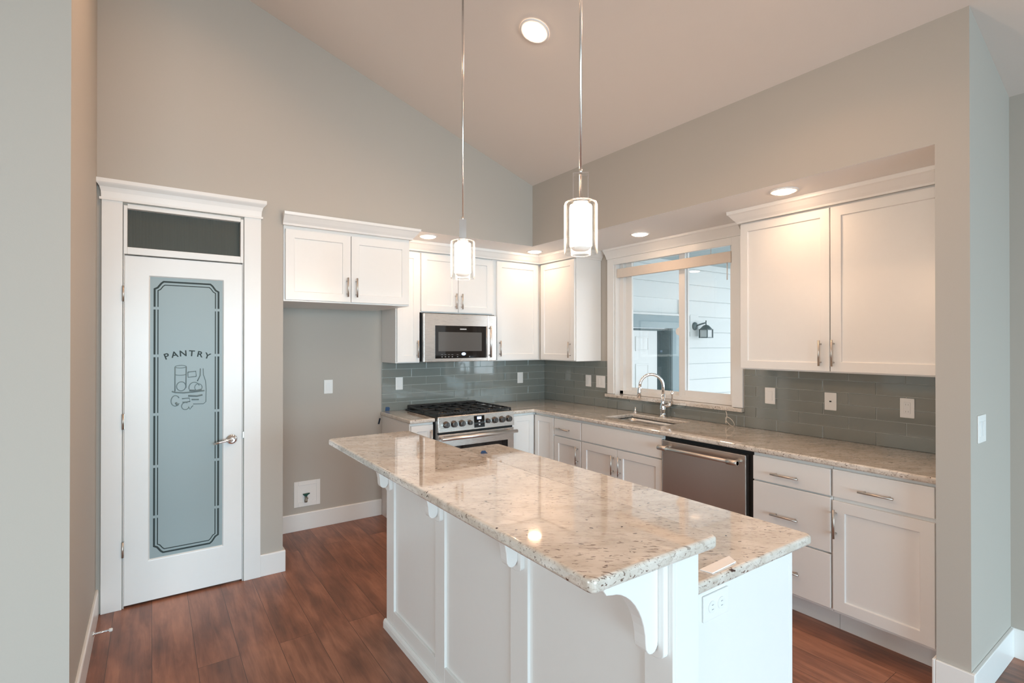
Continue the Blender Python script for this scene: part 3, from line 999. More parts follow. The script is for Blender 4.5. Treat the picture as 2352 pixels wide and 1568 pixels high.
# ------------------------------------------------------------------ range
r = thing('gas_range', 'stainless steel slide in gas range with black grates', 'range', ((XR0 + XR1) / 2, -0.34, 0))
a0, a1 = -1.655, -0.901
b = MB(TB)
b.box(a0, a1, 0.02, 0.655, 0.0, 0.917)
b.build('body', M['steel_v'], r, bevel=0.002)
b = MB(TB); b.box(a0 - 0.004, a1 + 0.002, 0.025, 0.672, 0.918, 0.932)
b.build('cooktop', M['black'], r, bevel=0.004)
b = MB(TB); b.box(a0 + 0.02, a1 - 0.02, 0.014, 0.055, 0.932, 0.966)
b.build('rear_vent', M['iron'], r, bevel=0.004)
b = MB(TB)
b.prism([(0.655, 0.803), (0.690, 0.803), (0.676, 0.925), (0.672, 0.932), (0.655, 0.932)], 0, a0, a1)
pan = b.build('control_panel', M['steel'], r, bevel=0.003)
PD = lambda z: 0.690 - (z - 0.803) * 0.115
for k, x in enumerate((-1.586, -1.513, -1.438, -1.361, -1.183, -1.110, -1.035, -0.962)):
    rad = 0.019 if k in (3, 4) else 0.026
    zc = 0.865
    b = MB(TB)
    b.lathe([(rad + 0.003, 0.0), (rad + 0.003, 0.004), (rad, 0.006), (rad * 0.92, 0.030), (rad * 0.80, 0.033)], (x, PD(zc), zc), axis=1, seg=24)
    b.box(x - 0.004, x + 0.004, PD(zc) + 0.02, PD(zc) + 0.038, zc - rad * 0.85, zc + rad * 0.85)
    b.build('knob', M['knobmetal'], pan, bevel=0.001)
b = MB(TB)
b.prism([(PD(0.817), 0.817), (PD(0.817) + 0.004, 0.817), (PD(0.915) + 0.004, 0.915), (PD(0.915), 0.915)], 0, -1.317, -1.214)
dsp = b.build('display', M['blackglass'], pan)
b = MB(TB)
b.box(-1.287, -1.245, PD(0.895), PD(0.895) + 0.0052, 0.885, 0.907)
b.build('clock', M['lcd'], dsp)
b = MB(TB)
for zz in (0.867, 0.840): b.box(-1.274, -1.259, PD(zz), PD(zz) + 0.0052, zz - 0.005, zz + 0.005)
b.build('display_button', M['ink'], dsp)
b = MB(TB); b.box(a0 + 0.004, a1 - 0.004, 0.640, 0.660, 0.785, 0.803)
b.build('vent_gap', M['darkgap'], r)
b = MB(TB); b.box(a0 + 0.002, a1 - 0.002, 0.656, 0.685, 0.20, 0.785)
door = b.build('oven_door', M['steel'], r, bevel=0.004)
b = MB(TB); b.box(a0 + 0.07, a1 - 0.07, 0.685, 0.688, 0.30, 0.680)
b.build('oven_window', M['blackglass'], door, bevel=0.001)
b = MB(TB)
b.tube([(a0 + 0.004, 0.738, 0.757), (a1 - 0.002, 0.738, 0.757)], 0.0155, 14)
for x in (a0 + 0.04, a1 - 0.04): b.tube([(x, 0.684, 0.757), (x, 0.738, 0.757)], 0.011, 10)
b.build('oven_handle', M['pale_steel'], door)
b = MB(TB); b.box(a0 + 0.002, a1 - 0.002, 0.656, 0.683, 0.04, 0.19)
b.build('drawer', M['steel'], r, bevel=0.004)
# grates
for gi in range(3):
    gx0 = a0 + 0.012 + gi * 0.2435; gx1 = gx0 + 0.2395
    b = MB(TB)
    z0, z1 = 0.947, 0.960
    for x in (gx0, gx1 - 0.012): b.box(x, x + 0.012, 0.062, 0.660, z0, z1)
    for d in (0.062, 0.355, 0.648): b.box(gx0 + 0.012, gx1 - 0.012, d, d + 0.012, z0, z1)
    cx = (gx0 + gx1) / 2
    b.box(cx - 0.005, cx + 0.005, 0.074, 0.355, z0, z1); b.box(cx - 0.005, cx + 0.005, 0.367, 0.648, z0, z1)
    for d in (0.21, 0.51): b.box(gx0 + 0.012, cx - 0.005, d, d + 0.010, z0, z1); b.box(cx + 0.005, gx1 - 0.012, d, d + 0.010, z0, z1)
    for x in (gx0, gx1 - 0.012):
        for d in (0.062, 0.355, 0.648): b.box(x, x + 0.012, d, d + 0.012, 0.932, z0)
    k = gx0 + 0.018
    while k < gx1 - 0.02:
        b.box(k, k + 0.008, 0.655, 0.664, 0.952, 0.967); k += 0.030
    b.build('grate', M['iron'], r, bevel=0.0015)
for (x, d, rad) in ((-1.53, 0.21, 0.040), (-1.53, 0.51, 0.034), (-1.278, 0.36, 0.050), (-1.03, 0.21, 0.034), (-1.03, 0.51, 0.045)):
    b = MB(TB); b.lathe([(rad + 0.012, 0), (rad + 0.010, 0.005), (rad, 0.006), (rad, 0.012), (rad - 0.004, 0.0135)], (x, d, 0.932), seg=24)
    b.build('burner', M['brass'], r)

# ------------------------------------------------------------------ microwave
mw = thing('microwave', 'stainless steel over the range microwave with a black glass window', 'microwave', (-1.28, -0.2, 1.372))
a0, a1 = -1.650, -0.909
b = MB(TB); b.box(a0 - 0.0, a1, 0.012, 0.372, 1.376, 1.803)
b.build('body', M['black'], mw, bevel=0.002)
b = MB(TB); b.box(a0 - 0.002, -1.004, 0.375, 0.405, 1.372, 1.796)
dr = b.build('door', M['steel'], mw, bevel=0.004)
b = MB(TB); b.box(-1.002, a1 + 0.002, 0.375, 0.405, 1.372, 1.796)
b.build('side_panel', M['steel'], mw, bevel=0.004)
b = MB(TB); b.box(-1.546, -1.022, 0.405, 0.4075, 1.402, 1.692)
gl = b.build('door_glass', M['blackglass'], dr, bevel=0.001)
b = MB(TB); b.box(-1.516, -1.072, 0.4075, 0.4083, 1.465, 1.635)
b.build('window_screen', M['screen'], gl)
b = MB(TB)
b.tube([(-0.990, 0.440, 1.405), (-0.990, 0.440, 1.695)], 0.010, 12)
for z in (1.425, 1.675): b.tube([(-0.990, 0.404, z), (-0.990, 0.440, z)], 0.007, 8)
b.build('handle', M['pale_steel'], dr)
def text_mesh(body, size):
    c = bpy.data.curves.new('lettering', 'FONT'); c.body = body; c.size = size; c.align_x = 'CENTER'; c.extrude = 0.0004; c.offset = 0.0009
    o = bpy.data.objects.new('lettering', c); COL.objects.link(o)
    dg = bpy.context.evaluated_depsgraph_get()
    me = bpy.data.meshes.new_from_object(o.evaluated_get(dg))
    bpy.data.objects.remove(o)
    return me
RB = Matrix.Rotation(PI / 2, 4, 'X')
# small silver word mark on the glass: unreadable in the photograph, short strokes
b = MB(TB)
for i in range(7):
    x = -1.300 + i * 0.0098
    b.box(x, x + 0.0075, 0.4076, 0.4082, 1.657, 1.668)
    b.box(x, x + 0.0085, 0.4076, 0.4082, 1.666 if i % 2 else 1.657, 1.668 if i % 2 else 1.659)
b.build('word_mark', M['ink'], gl)
b = MB(TB); b.lathe([(0.022, 0.0), (0.021, 0.001)], (-1.262, 0.4076, 1.440), axis=1, seg=24)
b.bm.verts.ensure_lookup_table()
for v in b.bm.verts: v.co.z = 1.440 + (v.co.z - 1.440) * 0.62
b.build('clock', M['lcd'], gl)
M['keyprint'] = simple('dim_key_print', (0.22, 0.22, 0.22), 0.5)
for x in (-1.48, -1.447, -1.413, -1.378, -1.325, -1.20):
    b = MB(TB)
    if x < -1.25: b.box(x - 0.010, x + 0.010, 0.4076, 0.4080, 1.4335, 1.4365)
    b.box(x - 0.006, x + 0.006, 0.4076, 0.4080, 1.4120, 1.4200)
    b.build('key_print', M['keyprint'], gl)

# ------------------------------------------------------------------ dishwasher
dw = thing('dishwasher', 'stainless steel dishwasher with a long bar handle', 'dishwasher', (-0.33, -2.43, 0))
b = MB(TR); b.box(-2.766, -2.114, 0.02, 0.600, 0.0, ZT - 0.001)
b.build('tub', M['darkgap'], dw)
b = MB(TR); b.box(-2.738, -2.120, 0.602, 0.648, 0.115, 0.862)
d_ = b.build('door', M['steel_v'], dw, bevel=0.005)
b = MB(TR); b.tube([(-2.722, 0.706, 0.818), (-2.132, 0.706, 0.818)], 0.0125, 14)
for (p, q) in ((-2.722, -2.652), (-2.202, -2.132)): b.tube([(p, 0.706, 0.818), (q, 0.706, 0.818)], 0.0165, 14)
for y in (-2.69, -2.165): b.tube([(y, 0.646, 0.818), (y, 0.706, 0.818)], 0.012, 12)
b.build('handle', M['nickel'], d_)
b = MB(TR); b.box(-2.738, -2.120, 0.02, 0.560, 0.0, 0.10)
b.build('kick_plate', M['black'], dw)

# ------------------------------------------------------------------ pantry door
pd = bpy.data.objects.new('door_1', None); COL.objects.link(pd); pd.location = (-3.397, YP, 0)
struct(pd, 'white pantry door with an etched frosted glass pane and a transom')
yf = YP - 0.018
b = MB()
b.box(-3.808, -3.712, yf, YP, 0, 2.357); b.box(-3.083, -2.984, yf, YP, 0, 2.357)
b.build('casing', M['trim'], pd, bevel=0.002)
b = MB()
b.box(-3.818, -2.974, yf - 0.008, YP, 2.352, 2.366)
prof = [(YP, 2.366), (yf - 0.002, 2.366), (yf - 0.004, 2.40), (yf - 0.012, 2.425), (yf - 0.026, 2.440), (yf - 0.030, 2.447), (yf - 0.030, 2.468), (YP, 2.468)]
outs2 = [(YP - p[0] - 0.018, p[1]) for p in prof]
A = [b.v((-3.808 - max(0, o * 0.8), YP - 0.018 - o, z)) for o, z in outs2]
B = [b.v((-2.984 + max(0, o), YP - 0.018 - o, z)) for o, z in outs2]
for i in range(len(prof)):
    j = (i + 1) % len(prof)
    b.face([A[i], A[j], B[j], B[i]])
b.face(A); b.face(B)
b.build('cornice', M['trim'], pd)
b = MB()
b.box(-3.708, -3.690, yf + 0.003, YP + 0.10, 2.053, 2.335); b.box(-3.104, -3.087, yf + 0.003, YP + 0.10, 2.053, 2.335)
b.box(-3.690, -3.104, yf + 0.003, YP + 0.10, 2.053, 2.094); b.box(-3.690, -3.104, yf + 0.003, YP + 0.10, 2.318, 2.345)
b.box(-3.708, -3.7035, YP - 0.01, YP + 0.10, 0, 2.053); b.box(-3.0915, -3.087, YP - 0.01, YP + 0.10, 0, 2.053)
b.build('transom_frame', M['trim'], pd, bevel=0.002)
b = MB(); b.box(-3.690, -3.104, YP + 0.02, YP + 0.026, 2.094, 2.318)
b.build('transom_glass', M['reeded'], pd)
gx0, gx1, gz0, gz1 = -3.581, -3.204, 0.255, 1.930
b = MB()
ys0, ys1 = YP - 0.006, YP + 0.030
def rect(x0, x1, z0, z1, y): return [b.v(p) for p in ((x0, y, z0), (x1, y, z0), (x1, y, z1), (x0, y, z1))]
O0 = rect(-3.7025, -3.0925, 0.012, 2.046, ys0); I0 = rect(gx0 - 0.006, gx1 + 0.006, gz0 - 0.006, gz1 + 0.006, ys0)
I1 = rect(gx0, gx1, gz0, gz1, ys0 + 0.010); I2 = rect(gx0, gx1, gz0, gz1, ys1); O1 = rect(-3.7025, -3.0925, 0.012, 2.046, ys1)
for A, B in ((O0, I0), (I0, I1), (I1, I2), (I2, O1), (O1, O0)):
    for i in range(4):
        j = (i + 1) % 4; b.face([A[i], A[j], B[j], B[i]])
slab = b.build('slab', M['trim'], pd, bevel=0.002)
yg = ys0 + 0.010
b = MB(); b.box(gx0, gx1, yg, yg + 0.006, gz0, gz1)
pane = b.build('frosted_pane', M['frosted'], slab)
# etched border: two lines with stepped corners
def border(bb, ins, c, wd):
    X0, X1, Z0, Z1 = gx0 + ins, gx1 - ins, gz0 + ins * 1.15, gz1 - ins * 1.15
    out = []
    def corner(cx, cz, sx, sz):
        # stepped corner: chamfer with little flats
        return [(cx, cz - sz * c), (cx + sx * c * 0.35, cz - sz * c * 0.80), (cx + sx * c * 0.72, cz - sz * c * 0.25), (cx + sx * c, cz)]
    pts = corner(X0, Z1, 1, 1) + corner(X1, Z1, -1, 1)[::-1] + corner(X1, Z0, -1, -1) + corner(X0, Z0, 1, -1)[::-1]
    n = len(pts)
    # offset inwards along averaged normals
    def seg_n(p, q):
        dx, dz = q[0] - p[0], q[1] - p[1]; l = math.hypot(dx, dz); return (dz / l, -dx / l)
    inn = []
    for i in range(n):
        n1 = seg_n(pts[i - 1], pts[i]); n2 = seg_n(pts[i], pts[(i + 1) % n])
        mx, mz = n1[0] + n2[0], n1[1] + n2[1]; l2 = (mx * mx + mz * mz)
        inn.append((pts[i][0] + 2 * mx * wd / l2, pts[i][1] + 2 * mz * wd / l2))
    A = [bb.v((p[0], yg - 0.0006, p[1])) for p in pts]; B = [bb.v((p[0], yg - 0.0006, p[1])) for p in inn]
    C_ = [bb.v((p[0], yg, p[1])) for p in pts]; D_ = [bb.v((p[0], yg, p[1])) for p in inn]
    for i in range(n):
        j = (i + 1) % n
        bb.face([A[i], A[j], B[j], B[i]]); bb.face([C_[i], C_[j], A[j], A[i]]); bb.face([B[i], B[j], D_[j], D_[i]])
b = MB(); border(b, 0.017, 0.048, 0.010)
b.build('etched_border', M['etchline'], pane, recalc=True)
b = MB(); border(b, 0.036, 0.036, 0.0055)
b.build('etched_border', M['etchline'], pane)
# breaks in the border
b = MB()
for z in (1.745, 1.46, 1.11, 0.80, 0.50):
    b.box(gx0 + 0.014, gx0 + 0.046, yg - 0.0009, yg, z - 0.008, z + 0.008); b.box(gx1 - 0.046, gx1 - 0.014, yg - 0.0009, yg, z - 0.008, z + 0.008)
b.build('border_bridge', M['frosted'], pane)
# PANTRY on an arc
b = MB()
word = 'PANTRY'
cx, cz, RR = -3.392, 1.458 - 0.30, 0.315
angs = [-18.8, -11.6, -3.9, 3.9, 11.4, 18.6]
for ch, a in zip(word, angs):
    me = text_mesh(ch, 0.050)
    a = math.radians(a)
    mt = Matrix.Translation((cx + RR * math.sin(a), yg - 0.0006, cz + RR * math.cos(a) - 0.016)) @ Matrix.Rotation(a, 4, 'Y') @ RB @ Matrix.Diagonal((1.05, 1, 1, 1))
    b.add_mesh(me, mt)
b.build('lettering', M['etchline'], pane)
# etched still life of pantry goods
b = MB()
def stroke(p, rr=0.0022):
    b.tube([(x, yg - 0.0004, z) for x, z in p], rr, 5)
X0, Z0 = -3.392, 1.27
def arc(cx_, cz_, rx, rz, a0_, a1_, k=14):
    return [(cx_ + rx * math.cos(math.radians(a0_ + (a1_ - a0_) * i / k)), cz_ + rz * math.sin(math.radians(a0_ + (a1_ - a0_) * i / k))) for i in range(k + 1)]
stroke([(X0 - 0.064, 1.392), (X0 - 0.064, 1.242)], 0.003)
stroke([(X0 - 0.006, 1.392), (X0 - 0.008, 1.262)], 0.003)
stroke(arc(X0 - 0.035, 1.392, 0.029, 0.008, 0, 360))
stroke(arc(X0 - 0.035, 1.345, 0.026, 0.005, 180, 360))
stroke([(X0 + 0.002, 1.358), (X0 + 0.044, 1.362), (X0 + 0.046, 1.33), (X0 + 0.004, 1.326), (X0 + 0.002, 1.358)], 0.003)
stroke([(X0 + 0.068, 1.378), (X0 + 0.067, 1.335), (X0 + 0.060, 1.318), (X0 + 0.052, 1.300)], 0.003)
stroke([(X0 + 0.083, 1.378), (X0 + 0.085, 1.338), (X0 + 0.096, 1.30), (X0 + 0.100, 1.25), (X0 + 0.098, 1.17), (X0 + 0.085, 1.158), (X0 + 0.030, 1.160)], 0.0022)
stroke(arc(X0 - 0.032, 1.272, 0.024, 0.028, 0, 360), 0.0028)
stroke(arc(X0 + 0.036, 1.262, 0.028, 0.032, 20, 200), 0.0026)
stroke(arc(X0 + 0.058, 1.262, 0.020, 0.022, 0, 360), 0.0022)
stroke([(X0 - 0.080, 1.243), (X0 - 0.062, 1.236), (X0 - 0.02, 1.232), (X0 + 0.03, 1.234), (X0 + 0.09, 1.240)], 0.004)
stroke([(X0 + 0.01, 1.245), (X0 + 0.05, 1.242), (X0 + 0.075, 1.248)], 0.005)
stroke(arc(X0 - 0.062, 1.185, 0.022, 0.032, 30, 330), 0.0028)
stroke([(X0 - 0.060, 1.175), (X0 - 0.050, 1.155)], 0.006)
stroke([(X0 - 0.028, 1.196), (X0 + 0.010, 1.198), (X0 + 0.014, 1.176), (X0 - 0.026, 1.174)], 0.003)
stroke([(X0 + 0.004, 1.212), (X0 + 0.05, 1.208), (X0 + 0.080, 1.214)], 0.005)
stroke([(X0 + 0.022, 1.188), (X0 + 0.060, 1.186)], 0.004)
stroke(arc(X0 - 0.010, 1.150, 0.020, 0.022, 60, 330), 0.0028)
stroke([(X0 + 0.006, 1.145), (X0 + 0.014, 1.128), (X0 + 0.022, 1.142), (X0 + 0.03, 1.15)], 0.0026)
b.build('etched_picture', M['etchart'], pane)
# lever
b = MB()
kx, kz = -3.152, 0.922
b.lathe([(0.034, 0.0), (0.033, -0.006), (0.026, -0.014), (0.014, -0.018), (0.011, -0.045), (0.012, -0.052)], (kx, ys0, kz), axis=1, seg=28)
b.tube([(kx, ys0 - 0.048, kz), (kx - 0.03, ys0 - 0.052, kz + 0.002), (kx - 0.07, ys0 - 0.050, kz - 0.006), (kx - 0.105, ys0 - 0.046, kz - 0.016)], [0.010, 0.009, 0.008, 0.006], 10)
b.build('lever_handle', M['chrome'], slab)
b = MB(); b.box(-3.090, -3.083, yf - 0.001, YP, 0.925, 0.965)
b.build('strike_plate', M['nickel'], pd)
for z in (1.778, 1.038, 0.300):
    b = MB()
    b.tube([(-3.708, YP - 0.022, z), (-3.708, YP - 0.022, z + 0.089)], 0.0065, 10)
    b.box(-3.712, -3.7005, YP - 0.019, YP - 0.004, z, z + 0.089)
    b.build('hinge', M['nickel'], pd)

# ------------------------------------------------------------------ wall plates
def plate(name, label, T, a0, a1, z0, z1, kind, cat, d=0.0, group='white wall plates'):
    root = thing(name, label, cat, Vector(T((a0 + a1) / 2, d, z0)), group)
    b = MB(T); b.box(a0, a1, d, d + 0.006, z0, z1)
    b.build('cover', M['plate'], root, bevel=0.0025)
    ac, zc = (a0 + a1) / 2, (z0 + z1) / 2
    if kind == 'decora' or kind == 'gfci':
        b = MB(T); b.box(ac - 0.0165, ac + 0.0165, d + 0.006, d + 0.0085, zc - 0.033, zc + 0.033)
        ins = b.build('insert', M['vinyl'], root, bevel=0.001)
        if kind == 'gfci':
            for s in (-1, 1):
                for o in (-0.006, 0.006):
                    b = MB(T); b.box(ac + o - 0.001, ac + o + 0.001, d + 0.0085, d + 0.0088, zc + s * 0.020 - 0.004, zc + s * 0.020 + 0.004)
                    b.build('slot', M['slotgrey'], ins)
    elif kind == 'rocker2':
        for o in (-0.023, 0.023):
            b = MB(T); b.box(ac + o - 0.0165, ac + o + 0.0165, d + 0.006, d + 0.009, zc - 0.033, zc + 0.033)
            b.build('rocker', M['vinyl'], root, bevel=0.001)
    elif kind == 'rocker1':
        b = MB(T); b.box(ac - 0.0165, ac + 0.0165, d + 0.006, d + 0.009, zc - 0.033, zc + 0.033)
        b.build('rocker', M['vinyl'], root, bevel=0.001)
    elif kind == 'jack':
        b = MB(T); b.box(ac - 0.006, ac + 0.006, d + 0.006, d + 0.0075, zc - 0.004, zc + 0.004)
        b.build('jack', M['darkgap'], root)
    elif kind == 'duplex_h':
        for o in (-0.021, 0.021):
            b = MB(T); b.lathe([(0.0165, 0.0), (0.016, 0.0025)], (ac + o, d + 0.006, zc), axis=1, seg=20)
            dpx = b.build('receptacle', M['vinyl'], root)
            for s in (-0.006, 0.006):
                b = MB(T); b.box(ac + o - 0.004, ac + o + 0.004, d + 0.0085, d + 0.0089, zc + s - 0.001, zc + s + 0.001)
                b.build('slot', M['slotgrey'], dpx)
    return root
DT = 0.0108
plate('outlet_plate', 'white outlet plate on the wall of the empty fridge alcove', TB, -2.381, -2.309, 1.110, 1.226, 'decora', 'outlet')
plate('outlet_plate', 'white outlet plate on the tile between the alcove and the range', TB, -1.750, -1.679, 1.110, 1.226, 'decora', 'outlet', DT)
plate('outlet_plate', 'white outlet plate on the tile right of the range near the corner', TB, -0.384, -0.312, 1.112, 1.228, 'decora', 'outlet', DT)
plate('switch_plate', 'narrow white switch plate beside the double one, left of the window', TR, -0.747, -0.670, 1.107, 1.222, 'rocker1', 'switch', DT)
plate('switch_plate', 'wide double white switch plate next to the left window casing', TR, -0.940, -0.818, 1.107, 1.223, 'rocker2', 'switch', DT)
plate('outlet_plate', 'white outlet plate on the tile nearest the right window casing', TR, -2.582, -2.509, 1.110, 1.224, 'decora', 'outlet', DT)
plate('jack_plate', 'white plate with one small dark jack below the cabinet handles', TR, -2.975, -2.903, 1.107, 1.220, 'jack', 'wall plate', DT)
plate('outlet_plate', 'white test button outlet plate on the tile nearest the end wall', TR, -3.382, -3.312, 1.106, 1.219, 'gfci', 'outlet', DT)
TP = lambda a, d, z: (a, YE2 - d, z)
plate('switch_plate', 'white switch plate on the bright end of the pier, far right', TP, -0.640, -0.530, 1.100, 1.220, 'rocker2', 'switch')

# water valve box
vb = thing('valve_box', 'recessed white water valve box low in the fridge alcove', 'valve box', (-2.514, 0, 0.19))
x0, x1, z0, z1 = -2.618, -2.411, 0.191, 0.400
b = MB(TB)
xi0, xi1, zi0, zi1 = -2.585, -2.442, 0.226, 0.366
b.box(x0, xi0, 0, 0.006, z0, z1); b.box(xi1, x1, 0, 0.006, z0, z1); b.box(xi0, xi1, 0, 0.006, z0, zi0); b.box(xi0, xi1, 0, 0.006, zi1, z1)
b.build('flange', M['plate'], vb, bevel=0.002)
b = MB(TB)
b.prism([(xi0, zi0), (xi1, zi0), (xi1, zi1), (xi0, zi1)], 1, 0.0006, 0.0016)
b.build('back', M['plate'], vb)
vx, vz = -2.528, zi0
b = MB(TB); b.lathe([(0.012, 0.0), (0.012, 0.02), (0.009, 0.024), (0.009, 0.045), (0.011, 0.048)], (vx, 0.018, vz + 0.002), seg=16)
b.tube([(vx, 0.018, vz + 0.03), (vx + 0.012, 0.03, vz + 0.035)], 0.006, 8)
b.build('valve', M['brass'], vb)
b = MB(TB); b.prism([(vx - 0.024, vz + 0.066), (vx - 0.008, vz + 0.050), (vx + 0.006, vz + 0.050), (vx + 0.014, vz + 0.060), (vx + 0.030, vz + 0.068), (vx + 0.030, vz + 0.074), (vx - 0.024, vz + 0.072)], 1, 0.012, 0.024)
b.build('valve_handle', M['green'], vb, bevel=0.001)

# door stop on the left baseboard
ds = thing('door_stop', 'spring door stop with a white tip on the left baseboard', 'door stop', (XL + 0.015, -1.115, 0.055))
b = MB()
b.lathe([(0.012, 0.0), (0.010, 0.006)], (XL + 0.015, -1.115, 0.062), axis=0, seg=14)
pts = [(XL + 0.02 + 0.062 * k / 120, -1.115 + 0.005 * math.cos(k * 0.9), 0.062 + 0.005 * math.sin(k * 0.9)) for k in range(121)]
b.tube(pts, 0.0010, 5)
b.tube([(XL + 0.02, -1.115, 0.062), (XL + 0.082, -1.115, 0.062)], 0.0042, 8)
b.build('spring', M['chrome'], ds)
b = MB(); b.lathe([(0.006, 0.0), (0.009, 0.002), (0.009, 0.012), (0.006, 0.016)], (XL + 0.08, -1.115, 0.062), axis=0, seg=14)
b.build('tip', M['rubber'], ds)

# ------------------------------------------------------------------ island
KX0, KX1, KY0, KY1 = -2.530, -2.427, -3.667, -1.800
ZB = 1.050
isl = thing('kitchen_island', 'white panelled two level kitchen island with bracketed bar side', 'island', (-2.2, -2.73, 0))
b = MB()
b.box(KX0 + 0.012, KX1, KY0, KY1, 0, ZB - 0.033)
b.build('bar_wall', M['white'], isl, bevel=0.002)
# bar side panelling: stiles and rails over a flat ground
TI = lambda a, d, z: (KX0 + 0.012 - d, a, z)
b = MB(TI)
zt_ = ZB - 0.033
for (ya, yb) in ((-1.900, KY1), (-2.470, -2.380), (-3.074, -2.972), (KY0, -3.578)):
    b.box(ya, yb, 0, 0.012, 0, zt_)
for (ya, yb) in ((-2.380, -1.900), (-2.972, -2.470), (-3.578, -3.074)):
    b.box(ya, yb, 0, 0.012, 0, 0.128); b.box(ya, yb, 0, 0.012, zt_ - 0.055, zt_)
b.build('panel_frame', M['white'], isl, bevel=0.0015)
b = MB(TI)
b.prism([(0.012, 0), (0.028, 0), (0.028, 0.034), (0.024, 0.044), (0.016, 0.050), (0.012, 0.050)], 0, KY0 - 0.014, KY1 + 0.014) if False else None
b = MB()
sh = [(KX0, 0.0), (KX0 - 0.015, 0.0), (KX0 - 0.015, 0.030), (KX0 - 0.011, 0.042), (KX0 - 0.003, 0.048), (KX0, 0.048)]
b.prism(sh, 1, KY0, KY1 + 0.013)
b.box(KX0, KX1, KY1, KY1 + 0.013, 0, 0.045)
b.build('shoe_moulding', M['white'], isl, bevel=0.002)
# base cabinet block
b = MB(); b.box(KX1, -1.915, -3.635, -1.825, 0.10, 0.880); b.box(KX1, -1.985, -3.635, -1.825, 0, 0.10)
b.build('base_block', M['white'], isl, bevel=0.0015)
b = MB(); b.box(KX1 + 0.001, -1.893, -3.6365, -3.620, 0, 0.8805) if False else b.box(-1.915, -1.893, -3.635, -3.617, 0.10, 0.880)
b.build('end_stile', M['white'], isl, bevel=0.001)
TS = lambda a, d, z: (-1.915 + d, a, z)
for k in range(3):
    y0_, y1_ = -3.610 + k * 0.595, -3.610 + (k + 1) * 0.595 - 0.004
    b = MB(TS); b.panel(y0_, y1_, 0.001, 0.021, 0.125, 0.70)
    o = b.build('door', M['white'], isl, bevel=0.0018)
    b = MB(TS); b.box(y0_, y1_, 0.001, 0.021, 0.708, 0.868)
    b.build('drawer', M['white'], isl, bevel=0.002)
# corbels
def corbel_profile(x0):
    zt = ZB - 0.0335
    p = [(x0, zt), (x0 - 0.182, zt), (x0 - 0.186, zt - 0.045), (x0 - 0.178, zt - 0.056), (x0 - 0.160, zt - 0.060)]
    # S curve
    for k in range(1, 11):
        s = k / 10
        x = x0 - 0.160 + 0.115 * (math.sin(s * PI / 2) ** 1.15)
        z = zt - 0.060 - 0.155 * (1 - math.cos(s * PI / 2))
        p.append((x, z))
    for k in range(1, 8):
        a = PI + PI * k / 8
        p.append((x0 - 0.0225 + 0.0225 * math.cos(a), zt - 0.215 + 0.026 * math.sin(a)))
    p.append((x0, zt - 0.215))
    return p
for yc in (-3.618, -3.023, -2.425, -1.850):
    b = MB()
    zt = ZB - 0.0335
    pl = [(yc - 0.036, zt), (yc + 0.036, zt)] + [(yc + 0.036 * math.cos(PI * k / 10), zt - 0.245 - 0.018 * math.sin(PI * k / 10)) for k in range(0, 11)]
    b.prism(pl, 0, KX0 - 0.018, KX0)
    b.build('corbel_plate', M['white'], isl, bevel=0.003)
    b = MB()
    b.prism(corbel_profile(KX0 - 0.018), 1, yc - 0.020, yc + 0.020)
    b.build('corbel', M['white'], isl, bevel=0.003, angle=50)
# tops
def rounded_slab(x0, x1, y0, y1, z0, z1, rr):
    """rr: corner radii (x0y0, x1y0, x1y1, x0y1)"""
    pts = []
    for (cx, cy, a0_, r_) in ((x0, y0, PI, rr[0]), (x1, y0, 1.5 * PI, rr[1]), (x1, y1, 0, rr[2]), (x0, y1, PI / 2, rr[3])):
        sx = 1 if cx == x0 else -1; sy = 1 if cy == y0 else -1
        if r_ == 0: pts.append((cx, cy)); continue
        for k in range(7):
            a = a0_ + PI / 2 * k / 6
            pts.append((cx + sx * r_ + r_ * math.cos(a), cy + sy * r_ + r_ * math.sin(a)))
    return pts
b = MB(); b.prism(rounded_slab(-2.838, -2.398, -3.706, -1.790, 0, 0, (0.018, 0.018, 0.018, 0.018)), 2, ZB - 0.032, ZB)
tag(b.build('bar_top', M['granite'], bevel=0.009, seg=4, angle=50), 'raised granite bar top along the near side of the island', 'worktop')
b = MB(); b.prism(rounded_slab(KX1 + 0.001, -1.808, -3.660, -1.800, 0, 0, (0, 0.02, 0.02, 0)), 2, 0.882, 0.914)
tag(b.build('worktop', M['granite'], bevel=0.009, seg=4, angle=50), 'lower granite worktop of the island behind the bar', 'worktop')
TE = lambda a, d, z: (a, -3.635 - d, z)
plate('outlet_plate', 'sideways white outlet plate on the end of the island', TE, -2.368, -2.253, 0.788, 0.858, 'duplex_h', 'outlet')
# thin white strip on the worktop
b = MB(); b.prism([(-2.345, -3.612), (-2.336, -3.646), (-2.216, -3.640), (-2.196, -3.606)], 2, 0.9143, 0.9175)
tag(b.build('white_strip', M['strip_white'], bevel=0.0008), 'small white strip lying on the island worktop near its end', 'card')
